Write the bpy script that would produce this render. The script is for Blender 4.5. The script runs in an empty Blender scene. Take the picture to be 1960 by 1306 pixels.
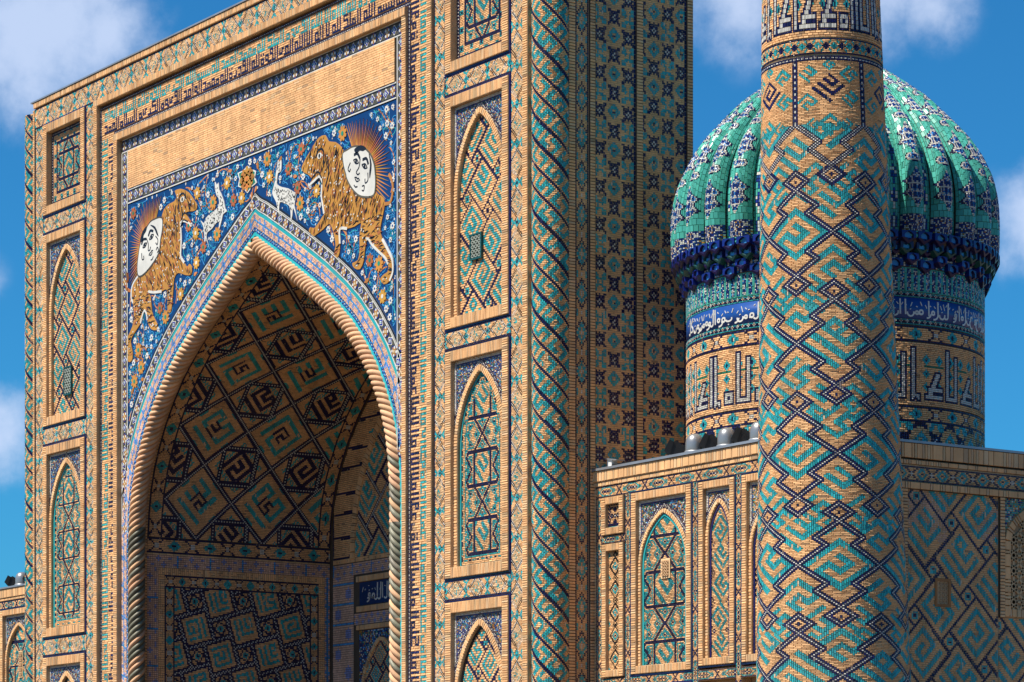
import bpy, math, random
import numpy as np
from mathutils import Vector, Matrix, geometry

rs = np.random.RandomState(7)
random.seed(7)
C = bpy.context.scene.collection
SC = bpy.context.scene
pi = math.pi
R_ = math.radians
GZ = -1.6                       # ground level (camera eye is z = 0)

# ------------------------------------------------------------------ camera
cam = bpy.data.cameras.new('camera')
camo = bpy.data.objects.new('camera', cam)
C.objects.link(camo)
FPX = 5786.0
CAMX, CAMY = 74.3244, -42.0
YAW = R_(34.185355)
camo.location = (CAMX, CAMY, 0)
camo.rotation_euler = (R_(90), 0, R_(90) - YAW)
cam.sensor_width = 36
cam.lens = 36 * FPX / 1960
cam.shift_y = (1650 - 653) / 1960
cam.clip_end = 6000
SC.camera = camo

# ------------------------------------------------------------------ sun, sky
SUN_EL, SUN_AZ = R_(57), R_(189)          # azimuth clockwise from +Y
sd = Vector((math.sin(SUN_AZ) * math.cos(SUN_EL), math.cos(SUN_AZ) * math.cos(SUN_EL), math.sin(SUN_EL)))
sl = bpy.data.lights.new('sun', 'SUN')
sl.energy = 5.0
sl.angle = R_(0.5)
sl.color = (1.0, 0.93, 0.82)
slo = bpy.data.objects.new('sun', sl)
slo.rotation_euler = (-sd).to_track_quat('-Z', 'Y').to_euler()
slo.location = (0, -60, 80)
C.objects.link(slo)

W = bpy.data.worlds.new('World')
SC.world = W
W.use_nodes = True
nt = W.node_tree
for n in list(nt.nodes):
    nt.nodes.remove(n)
N = nt.nodes.new
L = nt.links.new
sky = N('ShaderNodeTexSky')
sky.sky_type = 'NISHITA'
sky.sun_disc = False
sky.sun_elevation = SUN_EL
sky.sun_rotation = SUN_AZ
sky.ozone_density = 4.0
sky.air_density = 1.0
sky.dust_density = 0.3
hs = N('ShaderNodeHueSaturation')
hs.inputs['Saturation'].default_value = 1.0
hs.inputs['Hue'].default_value = 0.5
hs.inputs['Value'].default_value = 1.0
L(sky.outputs[0], hs.inputs['Color'])
bg = N('ShaderNodeBackground')
bg.inputs['Strength'].default_value = 0.05
out = N('ShaderNodeOutputWorld')
geo = N('ShaderNodeTexCoord')
# soft clouds: direction noise, gathered in a few banks
def cloud_dir(px, py):
    u = (px - 980) / FPX
    v = (1650 - py) / FPX
    c, s = math.cos(YAW), math.sin(YAW)
    d = Vector((-c + u * s, s + u * c, v))
    return d.normalized()
BANKS = [((70, 45), 0.036, 1.0), ((215, 60), 0.02, .85), ((1420, 0), 0.024, .62), ((1620, -40), 0.03, .85), ((1790, 10), 0.016, .7),
         ((1985, 420), 0.02, .85), ((1940, 480), 0.012, .5), ((-30, 830), 0.02, .8), ((40, 850), 0.008, .45), ((-40, 530), 0.011, .4)]
acc = None
for (p, rad, st) in BANKS:
    d = cloud_dir(*p)
    mp = N('ShaderNodeVectorMath'); mp.operation = 'DISTANCE'
    L(geo.outputs['Generated'], mp.inputs[0]); mp.inputs[1].default_value = d
    mr = N('ShaderNodeMapRange')
    mr.inputs['From Min'].default_value = rad * 1.25
    mr.inputs['From Max'].default_value = rad * 0.05
    mr.inputs['To Max'].default_value = st
    L(mp.outputs['Value'], mr.inputs['Value'])
    if acc is None:
        acc = mr.outputs[0]
    else:
        m = N('ShaderNodeMath'); m.operation = 'MAXIMUM'
        L(acc, m.inputs[0]); L(mr.outputs[0], m.inputs[1]); acc = m.outputs[0]
nz = N('ShaderNodeTexNoise'); nz.inputs['Scale'].default_value = 42; nz.inputs['Detail'].default_value = 9; nz.inputs['Roughness'].default_value = .58
L(geo.outputs['Generated'], nz.inputs['Vector'])
wide = N('ShaderNodeTexNoise'); wide.inputs['Scale'].default_value = 5; wide.inputs['Detail'].default_value = 3
L(geo.outputs['Generated'], wide.inputs['Vector'])
m1 = N('ShaderNodeMath'); m1.operation = 'MULTIPLY_ADD'
L(nz.outputs[0], m1.inputs[0]); m1.inputs[1].default_value = 1.9; m1.inputs[2].default_value = -0.95
m2 = N('ShaderNodeMath'); m2.operation = 'ADD'
m2b = N('ShaderNodeMath'); m2b.operation = 'MULTIPLY'
L(acc, m2b.inputs[0]); m2b.inputs[1].default_value = 1.25
mul = N('ShaderNodeMath'); mul.operation = 'MULTIPLY'
gate = N('ShaderNodeMapRange'); gate.inputs['From Max'].default_value = .25
L(acc, gate.inputs['Value'])
L(m1.outputs[0], m2.inputs[0]); L(m2b.outputs[0], m2.inputs[1])
L(m2.outputs[0], mul.inputs[0]); L(gate.outputs[0], mul.inputs[1])
cr = N('ShaderNodeMapRange'); cr.interpolation_type = 'SMOOTHSTEP'
cr.inputs['From Min'].default_value = .0; cr.inputs['From Max'].default_value = 1.15; cr.inputs['To Max'].default_value = .80
L(mul.outputs[0], cr.inputs['Value'])
mx = N('ShaderNodeMix'); mx.data_type = 'RGBA'
L(cr.outputs[0], mx.inputs['Factor'])
tint = N('ShaderNodeVectorMath'); tint.operation = 'MULTIPLY'
tint.inputs[1].default_value = (.24, 1.0, 1.46)
L(hs.outputs[0], tint.inputs[0])
L(tint.outputs[0], mx.inputs['A'])
mx.inputs['B'].default_value = (8.2, 9.6, 12.6, 1)
L(mx.outputs['Result'], bg.inputs['Color'])
L(bg.outputs[0], out.inputs[0])
SC.view_settings.view_transform = 'Standard'
SC.view_settings.look = 'None'
SC.view_settings.exposure = 0.7
SC.view_settings.gamma = 1.0
SC.view_settings.use_curve_mapping = False

# ------------------------------------------------------------------ materials
MATS = {}
def mat(name, col, rough=.5, var=.15, spec=.5, dust=.0, chip=None, metal=0.0, coat=0.0, noise=.18, nscale=1.1, bump=0.0, chipcol=(.62, .46, .30)):
    m = bpy.data.materials.new(name)
    m.use_nodes = True
    t = m.node_tree
    b = t.nodes['Principled BSDF']
    n = t.nodes.new; l = t.links.new
    at = n('ShaderNodeAttribute'); at.attribute_name = 'rnd'
    mr = n('ShaderNodeMapRange'); mr.inputs['To Min'].default_value = 1 - var; mr.inputs['To Max'].default_value = 1 + var
    l(at.outputs['Fac'], mr.inputs['Value'])
    tc = n('ShaderNodeNewGeometry')
    nz = n('ShaderNodeTexNoise'); nz.inputs['Scale'].default_value = nscale; nz.inputs['Detail'].default_value = 6
    nz.inputs['Roughness'].default_value = .65
    l(tc.outputs['Position'], nz.inputs['Vector'])
    mr2 = n('ShaderNodeMapRange'); mr2.inputs['From Min'].default_value = .3; mr2.inputs['From Max'].default_value = .7
    mr2.inputs['To Min'].default_value = 1 - noise; mr2.inputs['To Max'].default_value = 1 + noise
    l(nz.outputs[0], mr2.inputs['Value'])
    mm = n('ShaderNodeMath'); mm.operation = 'MULTIPLY'
    l(mr.outputs[0], mm.inputs[0]); l(mr2.outputs[0], mm.inputs[1])
    vm = n('ShaderNodeVectorMath'); vm.operation = 'SCALE'
    vm.inputs[0].default_value = col
    l(mm.outputs[0], vm.inputs['Scale'])
    colout = vm.outputs[0]
    if rough > .7:
        mpv = n('ShaderNodeVectorMath'); mpv.operation = 'MULTIPLY'; mpv.inputs[1].default_value = (2.2, 2.2, .16)
        l(tc.outputs['Position'], mpv.inputs[0])
        ns = n('ShaderNodeTexNoise'); ns.inputs['Scale'].default_value = 1.3; ns.inputs['Detail'].default_value = 7; ns.inputs['Roughness'].default_value = .7
        l(mpv.outputs[0], ns.inputs['Vector'])
        ms = n('ShaderNodeMapRange'); ms.inputs['From Min'].default_value = .36; ms.inputs['From Max'].default_value = .58; ms.inputs['To Min'].default_value = .84; ms.inputs['To Max'].default_value = 1.04
        l(ns.outputs[0], ms.inputs['Value'])
        vs = n('ShaderNodeVectorMath'); vs.operation = 'SCALE'
        l(colout, vs.inputs[0]); l(ms.outputs[0], vs.inputs['Scale'])
        colout = vs.outputs[0]
    # second random stream, shifts the hue a little from piece to piece
    fr = n('ShaderNodeMath'); fr.operation = 'MULTIPLY'; l(at.outputs['Fac'], fr.inputs[0]); fr.inputs[1].default_value = 37.17
    fr2 = n('ShaderNodeMath'); fr2.operation = 'FRACT'; l(fr.outputs[0], fr2.inputs[0])
    hm = n('ShaderNodeMapRange'); hm.inputs['To Min'].default_value = .5 - .06 * max(0, var - .06); hm.inputs['To Max'].default_value = .5 + .06 * max(0, var - .06)
    l(fr2.outputs[0], hm.inputs['Value'])
    hv = n('ShaderNodeHueSaturation'); l(hm.outputs[0], hv.inputs['Hue']); l(colout, hv.inputs['Color'])
    colout = hv.outputs[0]
    if chip:
        gt = n('ShaderNodeMath'); gt.operation = 'GREATER_THAN'; gt.inputs[1].default_value = 1 - chip
        fr3 = n('ShaderNodeMath'); fr3.operation = 'MULTIPLY'; l(at.outputs['Fac'], fr3.inputs[0]); fr3.inputs[1].default_value = 91.7
        fr4 = n('ShaderNodeMath'); fr4.operation = 'FRACT'; l(fr3.outputs[0], fr4.inputs[0])
        l(fr4.outputs[0], gt.inputs[0])
        mxx = n('ShaderNodeMix'); mxx.data_type = 'RGBA'
        l(gt.outputs[0], mxx.inputs['Factor']); l(colout, mxx.inputs['A']); mxx.inputs['B'].default_value = (*chipcol, 1)
        colout = mxx.outputs['Result']
    if dust:
        nd = n('ShaderNodeTexNoise'); nd.inputs['Scale'].default_value = .35; nd.inputs['Detail'].default_value = 8; nd.inputs['Roughness'].default_value = .7
        l(tc.outputs['Position'], nd.inputs['Vector'])
        md = n('ShaderNodeMapRange'); md.inputs['From Min'].default_value = .5; md.inputs['From Max'].default_value = .75
        md.inputs['To Max'].default_value = dust
        l(nd.outputs[0], md.inputs['Value'])
        mxd = n('ShaderNodeMix'); mxd.data_type = 'RGBA'
        l(md.outputs[0], mxd.inputs['Factor']); l(colout, mxd.inputs['A']); mxd.inputs['B'].default_value = (.40, .31, .22, 1)
        colout = mxd.outputs['Result']
    l(colout, b.inputs['Base Color'])
    b.inputs['Roughness'].default_value = rough
    b.inputs['Metallic'].default_value = metal
    b.inputs['Specular IOR Level'].default_value = spec
    if bump:
        nb = n('ShaderNodeTexNoise'); nb.inputs['Scale'].default_value = 30; nb.inputs['Detail'].default_value = 4
        l(tc.outputs['Position'], nb.inputs['Vector'])
        bp = n('ShaderNodeBump'); bp.inputs['Strength'].default_value = bump; bp.inputs['Distance'].default_value = .01
        l(nb.outputs[0], bp.inputs['Height']); l(bp.outputs[0], b.inputs['Normal'])
    MATS[name] = m
    return m

CLS = {
    1: mat('brick', (.74, .425, .20), .85, .08, .2, dust=.16, chip=.03, chipcol=(.40, .25, .14), bump=.4),
    2: mat('turquoise_glaze', (.028, .345, .37), .32, .26, .35, dust=.14, chip=.03),
    3: mat('navy_glaze', (.008, .008, .065), .3, .35, .35, dust=.08, chip=.015, chipcol=(.2, .15, .14)),
    4: mat('white_glaze', (.60, .58, .52), .35, .08, .35, dust=.18),
    5: mat('ochre_glaze', (.44, .20, .03), .4, .28, .3),
    6: mat('green_glaze', (.02, .20, .12), .35, .25, .35),
    7: mat('lavender_glaze', (.22, .26, .50), .35, .18, .35),
    8: mat('pale_brick', (.64, .42, .23), .85, .14, .2, dust=.3),
    9: mat('black_glaze', (.012, .011, .014), .4, .2, .3),
    10: mat('cobalt_glaze', (.009, .036, .19), .3, .35, .35),
    11: mat('teal_glaze', (.070, .37, .295), .26, .20, .4, dust=.10),
    12: mat('olive_glaze', (.085, .075, .05), .45, .3, .3),
    13: mat('rust_glaze', (.42, .15, .04), .45, .3, .3),
    14: mat('sky_blue_glaze', (.05, .28, .60), .3, .25, .35),
    16: mat('dark_teal_glaze', (.010, .065, .062), .35, .1, .4),
    17: mat('pale_glaze', (.30, .33, .28), .4, .1, .3),
    15: mat('pink_brick', (.66, .42, .30), .8, .12, .2),
}
MORTAR = mat('mortar', (.44, .30, .175), .95, 0, .1, dust=.3, noise=.25)
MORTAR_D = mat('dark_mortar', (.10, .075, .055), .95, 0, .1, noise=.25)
PLASTER = mat('sand_plaster', (.50, .37, .24), .9, 0, .1, dust=.3, noise=.2, bump=.3)
TERRA = mat('terracotta', (.58, .34, .19), .75, .16, .25, dust=.35, noise=.22, nscale=2.0, bump=.4)
GLAZED_ROPE = mat('weathered_glaze', (.16, .15, .105), .5, .35, .35, dust=.3, noise=.4, nscale=5)
GREYMETAL = mat('grey_metal', (.34, .35, .37), .45, 0, .5, metal=.6)
BLACKM = mat('black_plastic', (.012, .012, .013), .45, .2, .4)
STEEL = mat('brushed_steel', (.30, .30, .30), .34, .05, .5, metal=.55, noise=.1)
DARKHOLE = mat('dark_void', (.01, .009, .008), .9, 0, .1)
GROUNDM = mat('paving', (.135, .095, .06), .9, 0, .1, noise=.2)
WHITEP = mat('white_paint', (.75, .74, .70), .5, 0, .3)

# ------------------------------------------------------------------ object helpers
def link(name, me, parent=None, loc=None):
    o = bpy.data.objects.new(name, me)
    C.objects.link(o)
    if parent is not None:
        o.parent = parent
        if loc is None:
            loc = (0, 0, 0) if parent.parent is not None or parent.type != 'EMPTY' else tuple(-parent.location)
    if loc is not None:
        o.location = loc
    return o
def thing(name, label, cat, base, group=None):
    o = bpy.data.objects.new(name, None)
    C.objects.link(o)
    o.empty_display_size = .5
    o.location = base
    o['label'] = label
    o['category'] = cat
    if group:
        o['group'] = group
    return o
def tag(o, label, cat, group=None):
    o['label'] = label; o['category'] = cat
    if group: o['group'] = group
    return o

def raw_mesh(name, V, F, mats, mi=None, rnd=None, smooth=False):
    """V (n,3); F (m,4) int or list of faces"""
    me = bpy.data.meshes.new(name)
    if isinstance(F, np.ndarray):
        V = np.asarray(V, dtype=np.float32)
        me.vertices.add(len(V)); me.vertices.foreach_set('co', V.ravel())
        m, k = F.shape
        me.loops.add(m * k); me.loops.foreach_set('vertex_index', F.astype(np.int32).ravel())
        me.polygons.add(m)
        me.polygons.foreach_set('loop_start', np.arange(0, m * k, k, dtype=np.int32))
        nf = m
    else:
        me.from_pydata([tuple(v) for v in V], [], F)
        nf = len(F)
    for mm in mats:
        me.materials.append(mm)
    if mi is not None:
        me.polygons.foreach_set('material_index', np.asarray(mi, dtype=np.int32))
    a = me.attributes.new('rnd', 'FLOAT', 'FACE')
    if rnd is None:
        rnd = np.full(nf, rs.rand())
    a.data.foreach_set('value', np.asarray(rnd, dtype=np.float32))
    if smooth:
        me.polygons.foreach_set('use_smooth', np.ones(nf, dtype=bool))
    else:
        me.polygons.foreach_set('use_smooth', np.zeros(nf, dtype=bool))
    me.update(calc_edges=True)
    me.validate()
    return me

def tile_mesh(name, Rr, K, f, h=.012, gap=(.008, .008), bev=.12, jit=.004, w0=-.003):
    """Rr (n,4) u0,u1,v0,v1, K (n,) classes; f maps (u,v,w)->(...,3)."""
    Rr = np.asarray(Rr, dtype=float)
    K = np.asarray(K)
    n = len(Rr)
    u0 = Rr[:, 0] + gap[0] / 2; u1 = Rr[:, 1] - gap[0] / 2
    v0 = Rr[:, 2] + gap[1] / 2; v1 = Rr[:, 3] - gap[1] / 2
    bu = np.minimum((u1 - u0) * bev, gap[0] * .8); bv = np.minimum((v1 - v0) * bev, gap[1] * .8)
    U = np.stack([u0, u1, u1, u0, u0 + bu, u1 - bu, u1 - bu, u0 + bu], 1)
    Vv = np.stack([v0, v0, v1, v1, v0 + bv, v0 + bv, v1 - bv, v1 - bv], 1)
    Wt = np.empty((n, 8)); Wt[:, :4] = w0
    tilt_u = rs.uniform(-1, 1, n) * jit; tilt_v = rs.uniform(-1, 1, n) * jit; lift = rs.uniform(-.5, 1, n) * jit
    Wt[:, 4] = h + lift - tilt_u - tilt_v; Wt[:, 5] = h + lift + tilt_u - tilt_v
    Wt[:, 6] = h + lift + tilt_u + tilt_v; Wt[:, 7] = h + lift - tilt_u + tilt_v
    P = f(U.ravel(), Vv.ravel(), Wt.ravel())
    base = (np.arange(n) * 8)[:, None, None]
    q = np.array([[4, 5, 6, 7], [0, 1, 5, 4], [1, 2, 6, 5], [2, 3, 7, 6], [3, 0, 4, 7]])[None]
    F = (base + q).reshape(-1, 4)
    ks = sorted(set(K.tolist()))
    idx = {k: i for i, k in enumerate(ks)}
    mi = np.repeat([idx[k] for k in K.tolist()], 5)
    rn = np.repeat(rs.rand(n), 5)
    return raw_mesh(name, P, F, [CLS[k] for k in ks], mi, rn)

BRICKW = {1: (4, 1), 8: (4, 1), 15: (1, 1)}
def merge(G, rule):
    """greedy merge of a class grid (rows upward) into rectangles"""
    nr, nc = G.shape
    used = np.zeros(G.shape, bool)
    out = []; ks = []
    Gl = G.tolist()
    for r in range(nr):
        row = Gl[r]
        ur = used[r]
        c = 0
        off = (r % 2) * 2 + (r * 7919 % 5 == 0)
        while c < nc:
            k = row[c]
            if k == 0 or ur[c]:
                c += 1; continue
            mw, mh = rule.get(k, (1, 1))
            c1 = c + 1
            while c1 < nc and c1 - c < mw and row[c1] == k and not ur[c1] and (c1 + off) % mw:
                c1 += 1
            r1 = r + 1
            if mh > 1:
                while r1 < nr and r1 - r < mh and all(Gl[r1][x] == k and not used[r1, x] for x in range(c, c1)):
                    r1 += 1
            used[r:r1, c:c1] = True
            out.append((c, c1, r, r1)); ks.append(k)
            c = c1
    return np.array(out, float).reshape(-1, 4), np.array(ks, int)

def components(mask):
    nr, nc = mask.shape
    lab = np.zeros(mask.shape, int)
    n = 0
    for r, c in zip(*np.nonzero(mask)):
        if lab[r, c]:
            continue
        n += 1
        st = [(r, c)]; lab[r, c] = n
        while st:
            a, b = st.pop()
            for da in (-1, 0, 1):
                for db in (-1, 0, 1):
                    x, y = a + da, b + db
                    if 0 <= x < nr and 0 <= y < nc and mask[x, y] and not lab[x, y]:
                        lab[x, y] = n; st.append((x, y))
    return lab, n

class Canvas:
    def __init__(s, u0, u1, v0, v1, cell, cellv=None, bg=1):
        cellv = cellv or cell
        s.nc = max(1, int(round((u1 - u0) / cell))); s.nr = max(1, int(round((v1 - v0) / cellv)))
        s.u0, s.v0 = u0, v0
        s.cu = (u1 - u0) / s.nc; s.cv = (v1 - v0) / s.nr
        s.G = np.full((s.nr, s.nc), bg, int)
        s.U, s.V = np.meshgrid(u0 + (np.arange(s.nc) + .5) * s.cu, v0 + (np.arange(s.nr) + .5) * s.cv)
        s.ci, s.ri = np.meshgrid(np.arange(s.nc), np.arange(s.nr))
        s.uc, s.vc = (u0 + u1) / 2, (v0 + v1) / 2
        s.u1, s.v1 = u1, v1
    def put(s, m, k):
        s.G[m] = k
    def seg(s, a, b, w, k):
        ax, ay = a; bx, by = b
        dx, dy = bx - ax, by - ay
        l2 = dx * dx + dy * dy + 1e-9
        t = np.clip(((s.U - ax) * dx + (s.V - ay) * dy) / l2, 0, 1)
        d = np.hypot(s.U - ax - t * dx, s.V - ay - t * dy)
        m = d < w / 2
        if k == 'dot':
            s.G[m] = 3
            mm = (d < w / 4.2) & ((s.ci + s.ri) % 2 == 0)
            s.G[mm] = 4
        else:
            s.G[m] = k
    def rot(s, cu, cv, size, bm, k, ang=pi / 4, bgk=None):
        """bitmap in a square of side `size` turned by ang"""
        x = s.U - cu; y = s.V - cv
        p = x * math.cos(ang) + y * math.sin(ang); q = -x * math.sin(ang) + y * math.cos(ang)
        nr, nc = bm.shape
        i = np.floor((.5 - q / size) * nr).astype(int); j = np.floor((p / size + .5) * nc).astype(int)
        ok = (i >= 0) & (i < nr) & (j >= 0) & (j < nc)
        on = np.zeros(s.G.shape, bool)
        on[ok] = bm[i[ok], j[ok]] > 0
        if bgk is not None:
            s.G[ok] = bgk
        s.G[on] = k
    def diamond(s, cu, cv, r, k, ry=None):
        m = np.abs(s.U - cu) / r + np.abs(s.V - cv) / (ry or r) < 1
        s.G[m] = k

def bits(t):
    rows = [r for r in t.split('/')]
    w = max(len(r) for r in rows)
    return np.array([[1 if ch == '#' else 0 for ch in r.ljust(w, '.')] for r in rows])
KUF = [bits('#######/#.....#/#.###.#/#.#...#/#.#####/#....../#######'),
       bits('#.#.#.#/#.#.#.#/#.#.#.#/#.#.###/#.#..../#.#####/#......'),
       bits('#####.#/#...#.#/#.#.#.#/#.#.#.#/###.#.#/....#.#/#####.#'),
       bits('#.#####/#.#...#/#.#.###/#.#.#../#.#.###/#.#...#/#.#####'),
       bits('#.#.###/#.#.#.#/#.#.###/#.#.#../#.#.###/#.#..../#.#####'),
       bits('#######/......#/###.#.#/#.#.#.#/#.###.#/#.....#/#######')]
KUF5 = [bits('#.#.#/#.#.#/#.#.#/#.###/#....'), bits('#####/....#/###.#/#.#.#/#.###'), bits('#####/#..../#.###/#.#.#/###.#')]

LET = {  # square kufic letters, 6 rows, joined on the last row
    'a': bits('#/#/#/#/#/#'), 'l': bits('#/#/#/#/#/#'), 'm': bits('.../.../.../###/#.#/###'),
    'h': bits('.../.../###/#.#/#.#/###'), 'd': bits('.../.../###/..#/..#/###'), 'k': bits('####/#.../####/...#/...#/####'),
    'w': bits('.../.../###/#.#/###/..#'), 'q': bits('###/#.#/###/..#/..#/###'), 'r': bits('.../.../.../..#/..#/###'),
    's': bits('...../...../...../#.#.#/#.#.#/#####'), 'n': bits('..../..../#..#/#..#/#..#/####'), 'b': bits('.../.../.../#.#/#.#/###'),
    'y': bits('..../..../#.##/#.#./###./....'), 't': bits('.../#.#/.../###/#.#/###'), 'j': bits('..../..../####/..#./.#../####'),
}
WORDS = ['al mlk llh', 'a lqdrt llh', 'alhmd llh', 'mhmd', 'alqwt llh', 'bsm allh', 'la alh ala allh', 'alslam', 'alkrym', 'alwahd', 'alhy', 'alqywm']
def kufic_line(width, height=6, seed=0):
    """one line of square kufic, read right to left"""
    r = random.Random(seed)
    g = np.zeros((height, width), int)
    x = width - 1
    ws = WORDS[:]
    r.shuffle(ws)
    i = 0
    while x > 3:
        for part in ws[i % len(ws)].split():
            prev = None
            for ch in part:
                b = LET[ch][-height:]
                if height < 6:
                    b = LET[ch][6 - height:]
                w = b.shape[1]
                if x - w < 0:
                    x = 0; break
                g[:, x - w + 1:x + 1] |= b
                if prev and prev not in 'adrw':
                    g[-1, x + 1:x + 2] = 1
                x -= w + 1
                prev = ch
            x -= 0 if r.random() < .6 else 1
            if x <= 3: break
        i += 1
    return g

# mappings: (u, v, w) -> world
def front(Y):
    return lambda u, v, w: np.stack([u, Y - w + 0 * u, v], -1)
def sidex(X):
    return lambda u, v, w: np.stack([X + w + 0 * u, u, v], -1)
def cyl(cx, cy, rf, lean=0.0, zl=0.0):
    def f(a, z, w):
        r = rf(z) + w
        return np.stack([cx - lean * .562 * (z - zl) + r * np.cos(a), cy - lean * .827 * (z - zl) + r * np.sin(a), z], -1)
    return f
class PathMap:
    """u = arc length along a 2D (x,z) polyline, v = outward offset, on the plane y = Y"""
    def __init__(s, pts, Y=0.0, n=400):
        p = np.array(pts, float)
        d = np.r_[0, np.cumsum(np.hypot(*np.diff(p, axis=0).T))]
        s.L = d[-1]
        s.t = np.linspace(0, s.L, n)
        s.x = np.interp(s.t, d, p[:, 0]); s.z = np.interp(s.t, d, p[:, 1])
        tx = np.gradient(s.x); tz = np.gradient(s.z)
        k = 9
        ker = np.ones(k) / k
        tx = np.convolve(np.pad(tx, k // 2, 'edge'), ker, 'valid'); tz = np.convolve(np.pad(tz, k // 2, 'edge'), ker, 'valid')
        l = np.hypot(tx, tz)
        s.nx = -tz / l; s.nz = tx / l
        s.Y = Y
    def __call__(s, u, v, w):
        nx = np.interp(u, s.t, s.nx); nz = np.interp(u, s.t, s.nz)
        return np.stack([np.interp(u, s.t, s.x) + nx * v, s.Y - w + 0 * u, np.interp(u, s.t, s.z) + nz * v], -1)

def field(parent, cv, f, name='brickwork', rule=None, h=.012, gap=(.008, .008), jit=.004, split=None, piece='inlay', minc=4, maxn=60, stuff=True):
    """turn a canvas into tiles; components of the classes in `split` become objects of their own"""
    rule = rule or BRICKW
    G = cv.G
    def to_uv(Rr):
        S = np.empty_like(Rr)
        S[:, 0] = cv.u0 + Rr[:, 0] * cv.cu; S[:, 1] = cv.u0 + Rr[:, 1] * cv.cu
        S[:, 2] = cv.v0 + Rr[:, 2] * cv.cv; S[:, 3] = cv.v0 + Rr[:, 3] * cv.cv
        return S
    Rr, K = merge(G, rule)
    if len(Rr) == 0:
        return None
    pieces = []
    if split:
        own = np.zeros(len(Rr), bool)
        groups = []
        for kk in split:
            lab, n = components(G == kk)
            if not n: continue
            lb = lab[(Rr[:, 2]).astype(int), (Rr[:, 0]).astype(int)]
            lb[K != kk] = 0
            cnt = np.bincount(lab.ravel(), minlength=n + 1)
            for i in range(1, n + 1):
                if cnt[i] >= minc:
                    groups.append((cnt[i], np.nonzero(lb == i)[0]))
        groups.sort(key=lambda g: -g[0])
        for cnt, ids in groups[:maxn]:
            own[ids] = True
            me = tile_mesh(piece, to_uv(Rr[ids]), K[ids], f, h, gap, jit=jit)
            pieces.append(link(piece, me, parent))
        Rr, K = Rr[~own], K[~own]
    if len(Rr):
        o = link(name, tile_mesh(name, to_uv(Rr), K, f, h, gap, jit=jit), parent)
        if stuff:
            o['kind'] = 'stuff'
    return pieces

def box_vf(x0, x1, y0, y1, z0, z1):
    V = [(x0, y0, z0), (x1, y0, z0), (x1, y1, z0), (x0, y1, z0), (x0, y0, z1), (x1, y0, z1), (x1, y1, z1), (x0, y1, z1)]
    F = [(0, 3, 2, 1), (4, 5, 6, 7), (0, 1, 5, 4), (1, 2, 6, 5), (2, 3, 7, 6), (3, 0, 4, 7)]
    return V, F
class MB:
    def __init__(s): s.V = []; s.F = []
    def add(s, V, F):
        o = len(s.V); s.V += list(V); s.F += [tuple(i + o for i in f) for f in F]; return s
    def box(s, *a): return s.add(*box_vf(*a))
    def mesh(s, name, m, smooth=False): return raw_mesh(name, s.V, s.F, m if isinstance(m, list) else [m], None, None, smooth)
def box(name, parent, m, *a):
    return link(name, MB().box(*a).mesh(name, m), parent)
def lathe(prof, n=24, a0=0, a1=2 * pi):
    V = []; F = []
    full = abs(a1 - a0 - 2 * pi) < 1e-6
    m = n if full else n + 1
    for (r, z) in prof:
        for i in range(m):
            a = a0 + (a1 - a0) * i / n
            V.append((r * math.cos(a), r * math.sin(a), z))
    for j in range(len(prof) - 1):
        for i in range(n):
            i2 = (i + 1) % m
            F.append((j * m + i, j * m + i2, (j + 1) * m + i2, (j + 1) * m + i))
    return V, F

def ribbons(polys, width, f, h=.012, w0=-.002):
    """thick flat strokes along 2D polylines, mapped with f"""
    V = []; F = []
    for P in polys:
        P = np.array(P, float)
        if len(P) < 2: continue
        T = np.gradient(P, axis=0)
        T /= (np.linalg.norm(T, axis=1)[:, None] + 1e-9)
        Nn = np.stack([-T[:, 1], T[:, 0]], 1)
        wv = width if np.isscalar(width) else width
        A = P - Nn * wv / 2; B = P + Nn * wv / 2
        n = len(P)
        o = len(V)
        z = np.zeros(n)
        for pts, ww in ((A, h), (B, h), (A, w0), (B, w0)):
            V += [tuple(x) for x in f(pts[:, 0], pts[:, 1], z + ww)]
        for i in range(n - 1):
            a, b, c, d = o + i, o + n + i, o + 2 * n + i, o + 3 * n + i
            F += [(a, a + 1, b + 1, b), (c, c + 1, a + 1, a), (b, b + 1, d + 1, d)]
        F += [(o, o + n, o + 3 * n, o + 2 * n), (o + n - 1, o + 3 * n - 1 + 0, o + 4 * n - 1, o + 2 * n - 1)][:1]
    return V, F
def ribbon_obj(name, parent, polys, width, f, m, h=.012):
    V, F = ribbons(polys, width, f, h)
    return link(name, raw_mesh(name, V, F, [m]), parent)
def plate(poly, f, h=.012, w0=-.002):
    """flat solid from a 2D outline"""
    poly = [tuple(p) for p in poly]
    a = sum(poly[i - 1][0] * poly[i][1] - poly[i][0] * poly[i - 1][1] for i in range(len(poly)))
    if a < 0: poly = poly[::-1]
    P = np.array(poly)
    n = len(P)
    tri = geometry.tessellate_polygon([[Vector((x, y, 0)) for x, y in poly]])
    top = f(P[:, 0], P[:, 1], np.full(n, h)); bot = f(P[:, 0], P[:, 1], np.full(n, w0))
    V = [tuple(x) for x in top] + [tuple(x) for x in bot]
    F = []
    for t in tri:
        x = [poly[i] for i in t]
        ar = (x[1][0] - x[0][0]) * (x[2][1] - x[0][1]) - (x[2][0] - x[0][0]) * (x[1][1] - x[0][1])
        F.append(tuple(t) if ar > 0 else tuple(reversed(t)))
    F += [(i, i + n, (i + 1) % n + n, (i + 1) % n) for i in range(n)]
    return V, F
def plate_obj(name, parent, poly, f, m, h=.012):
    V, F = plate(poly, f, h)
    return link(name, raw_mesh(name, V, F, [m], None, np.full(len(F), .5)), parent)
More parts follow.
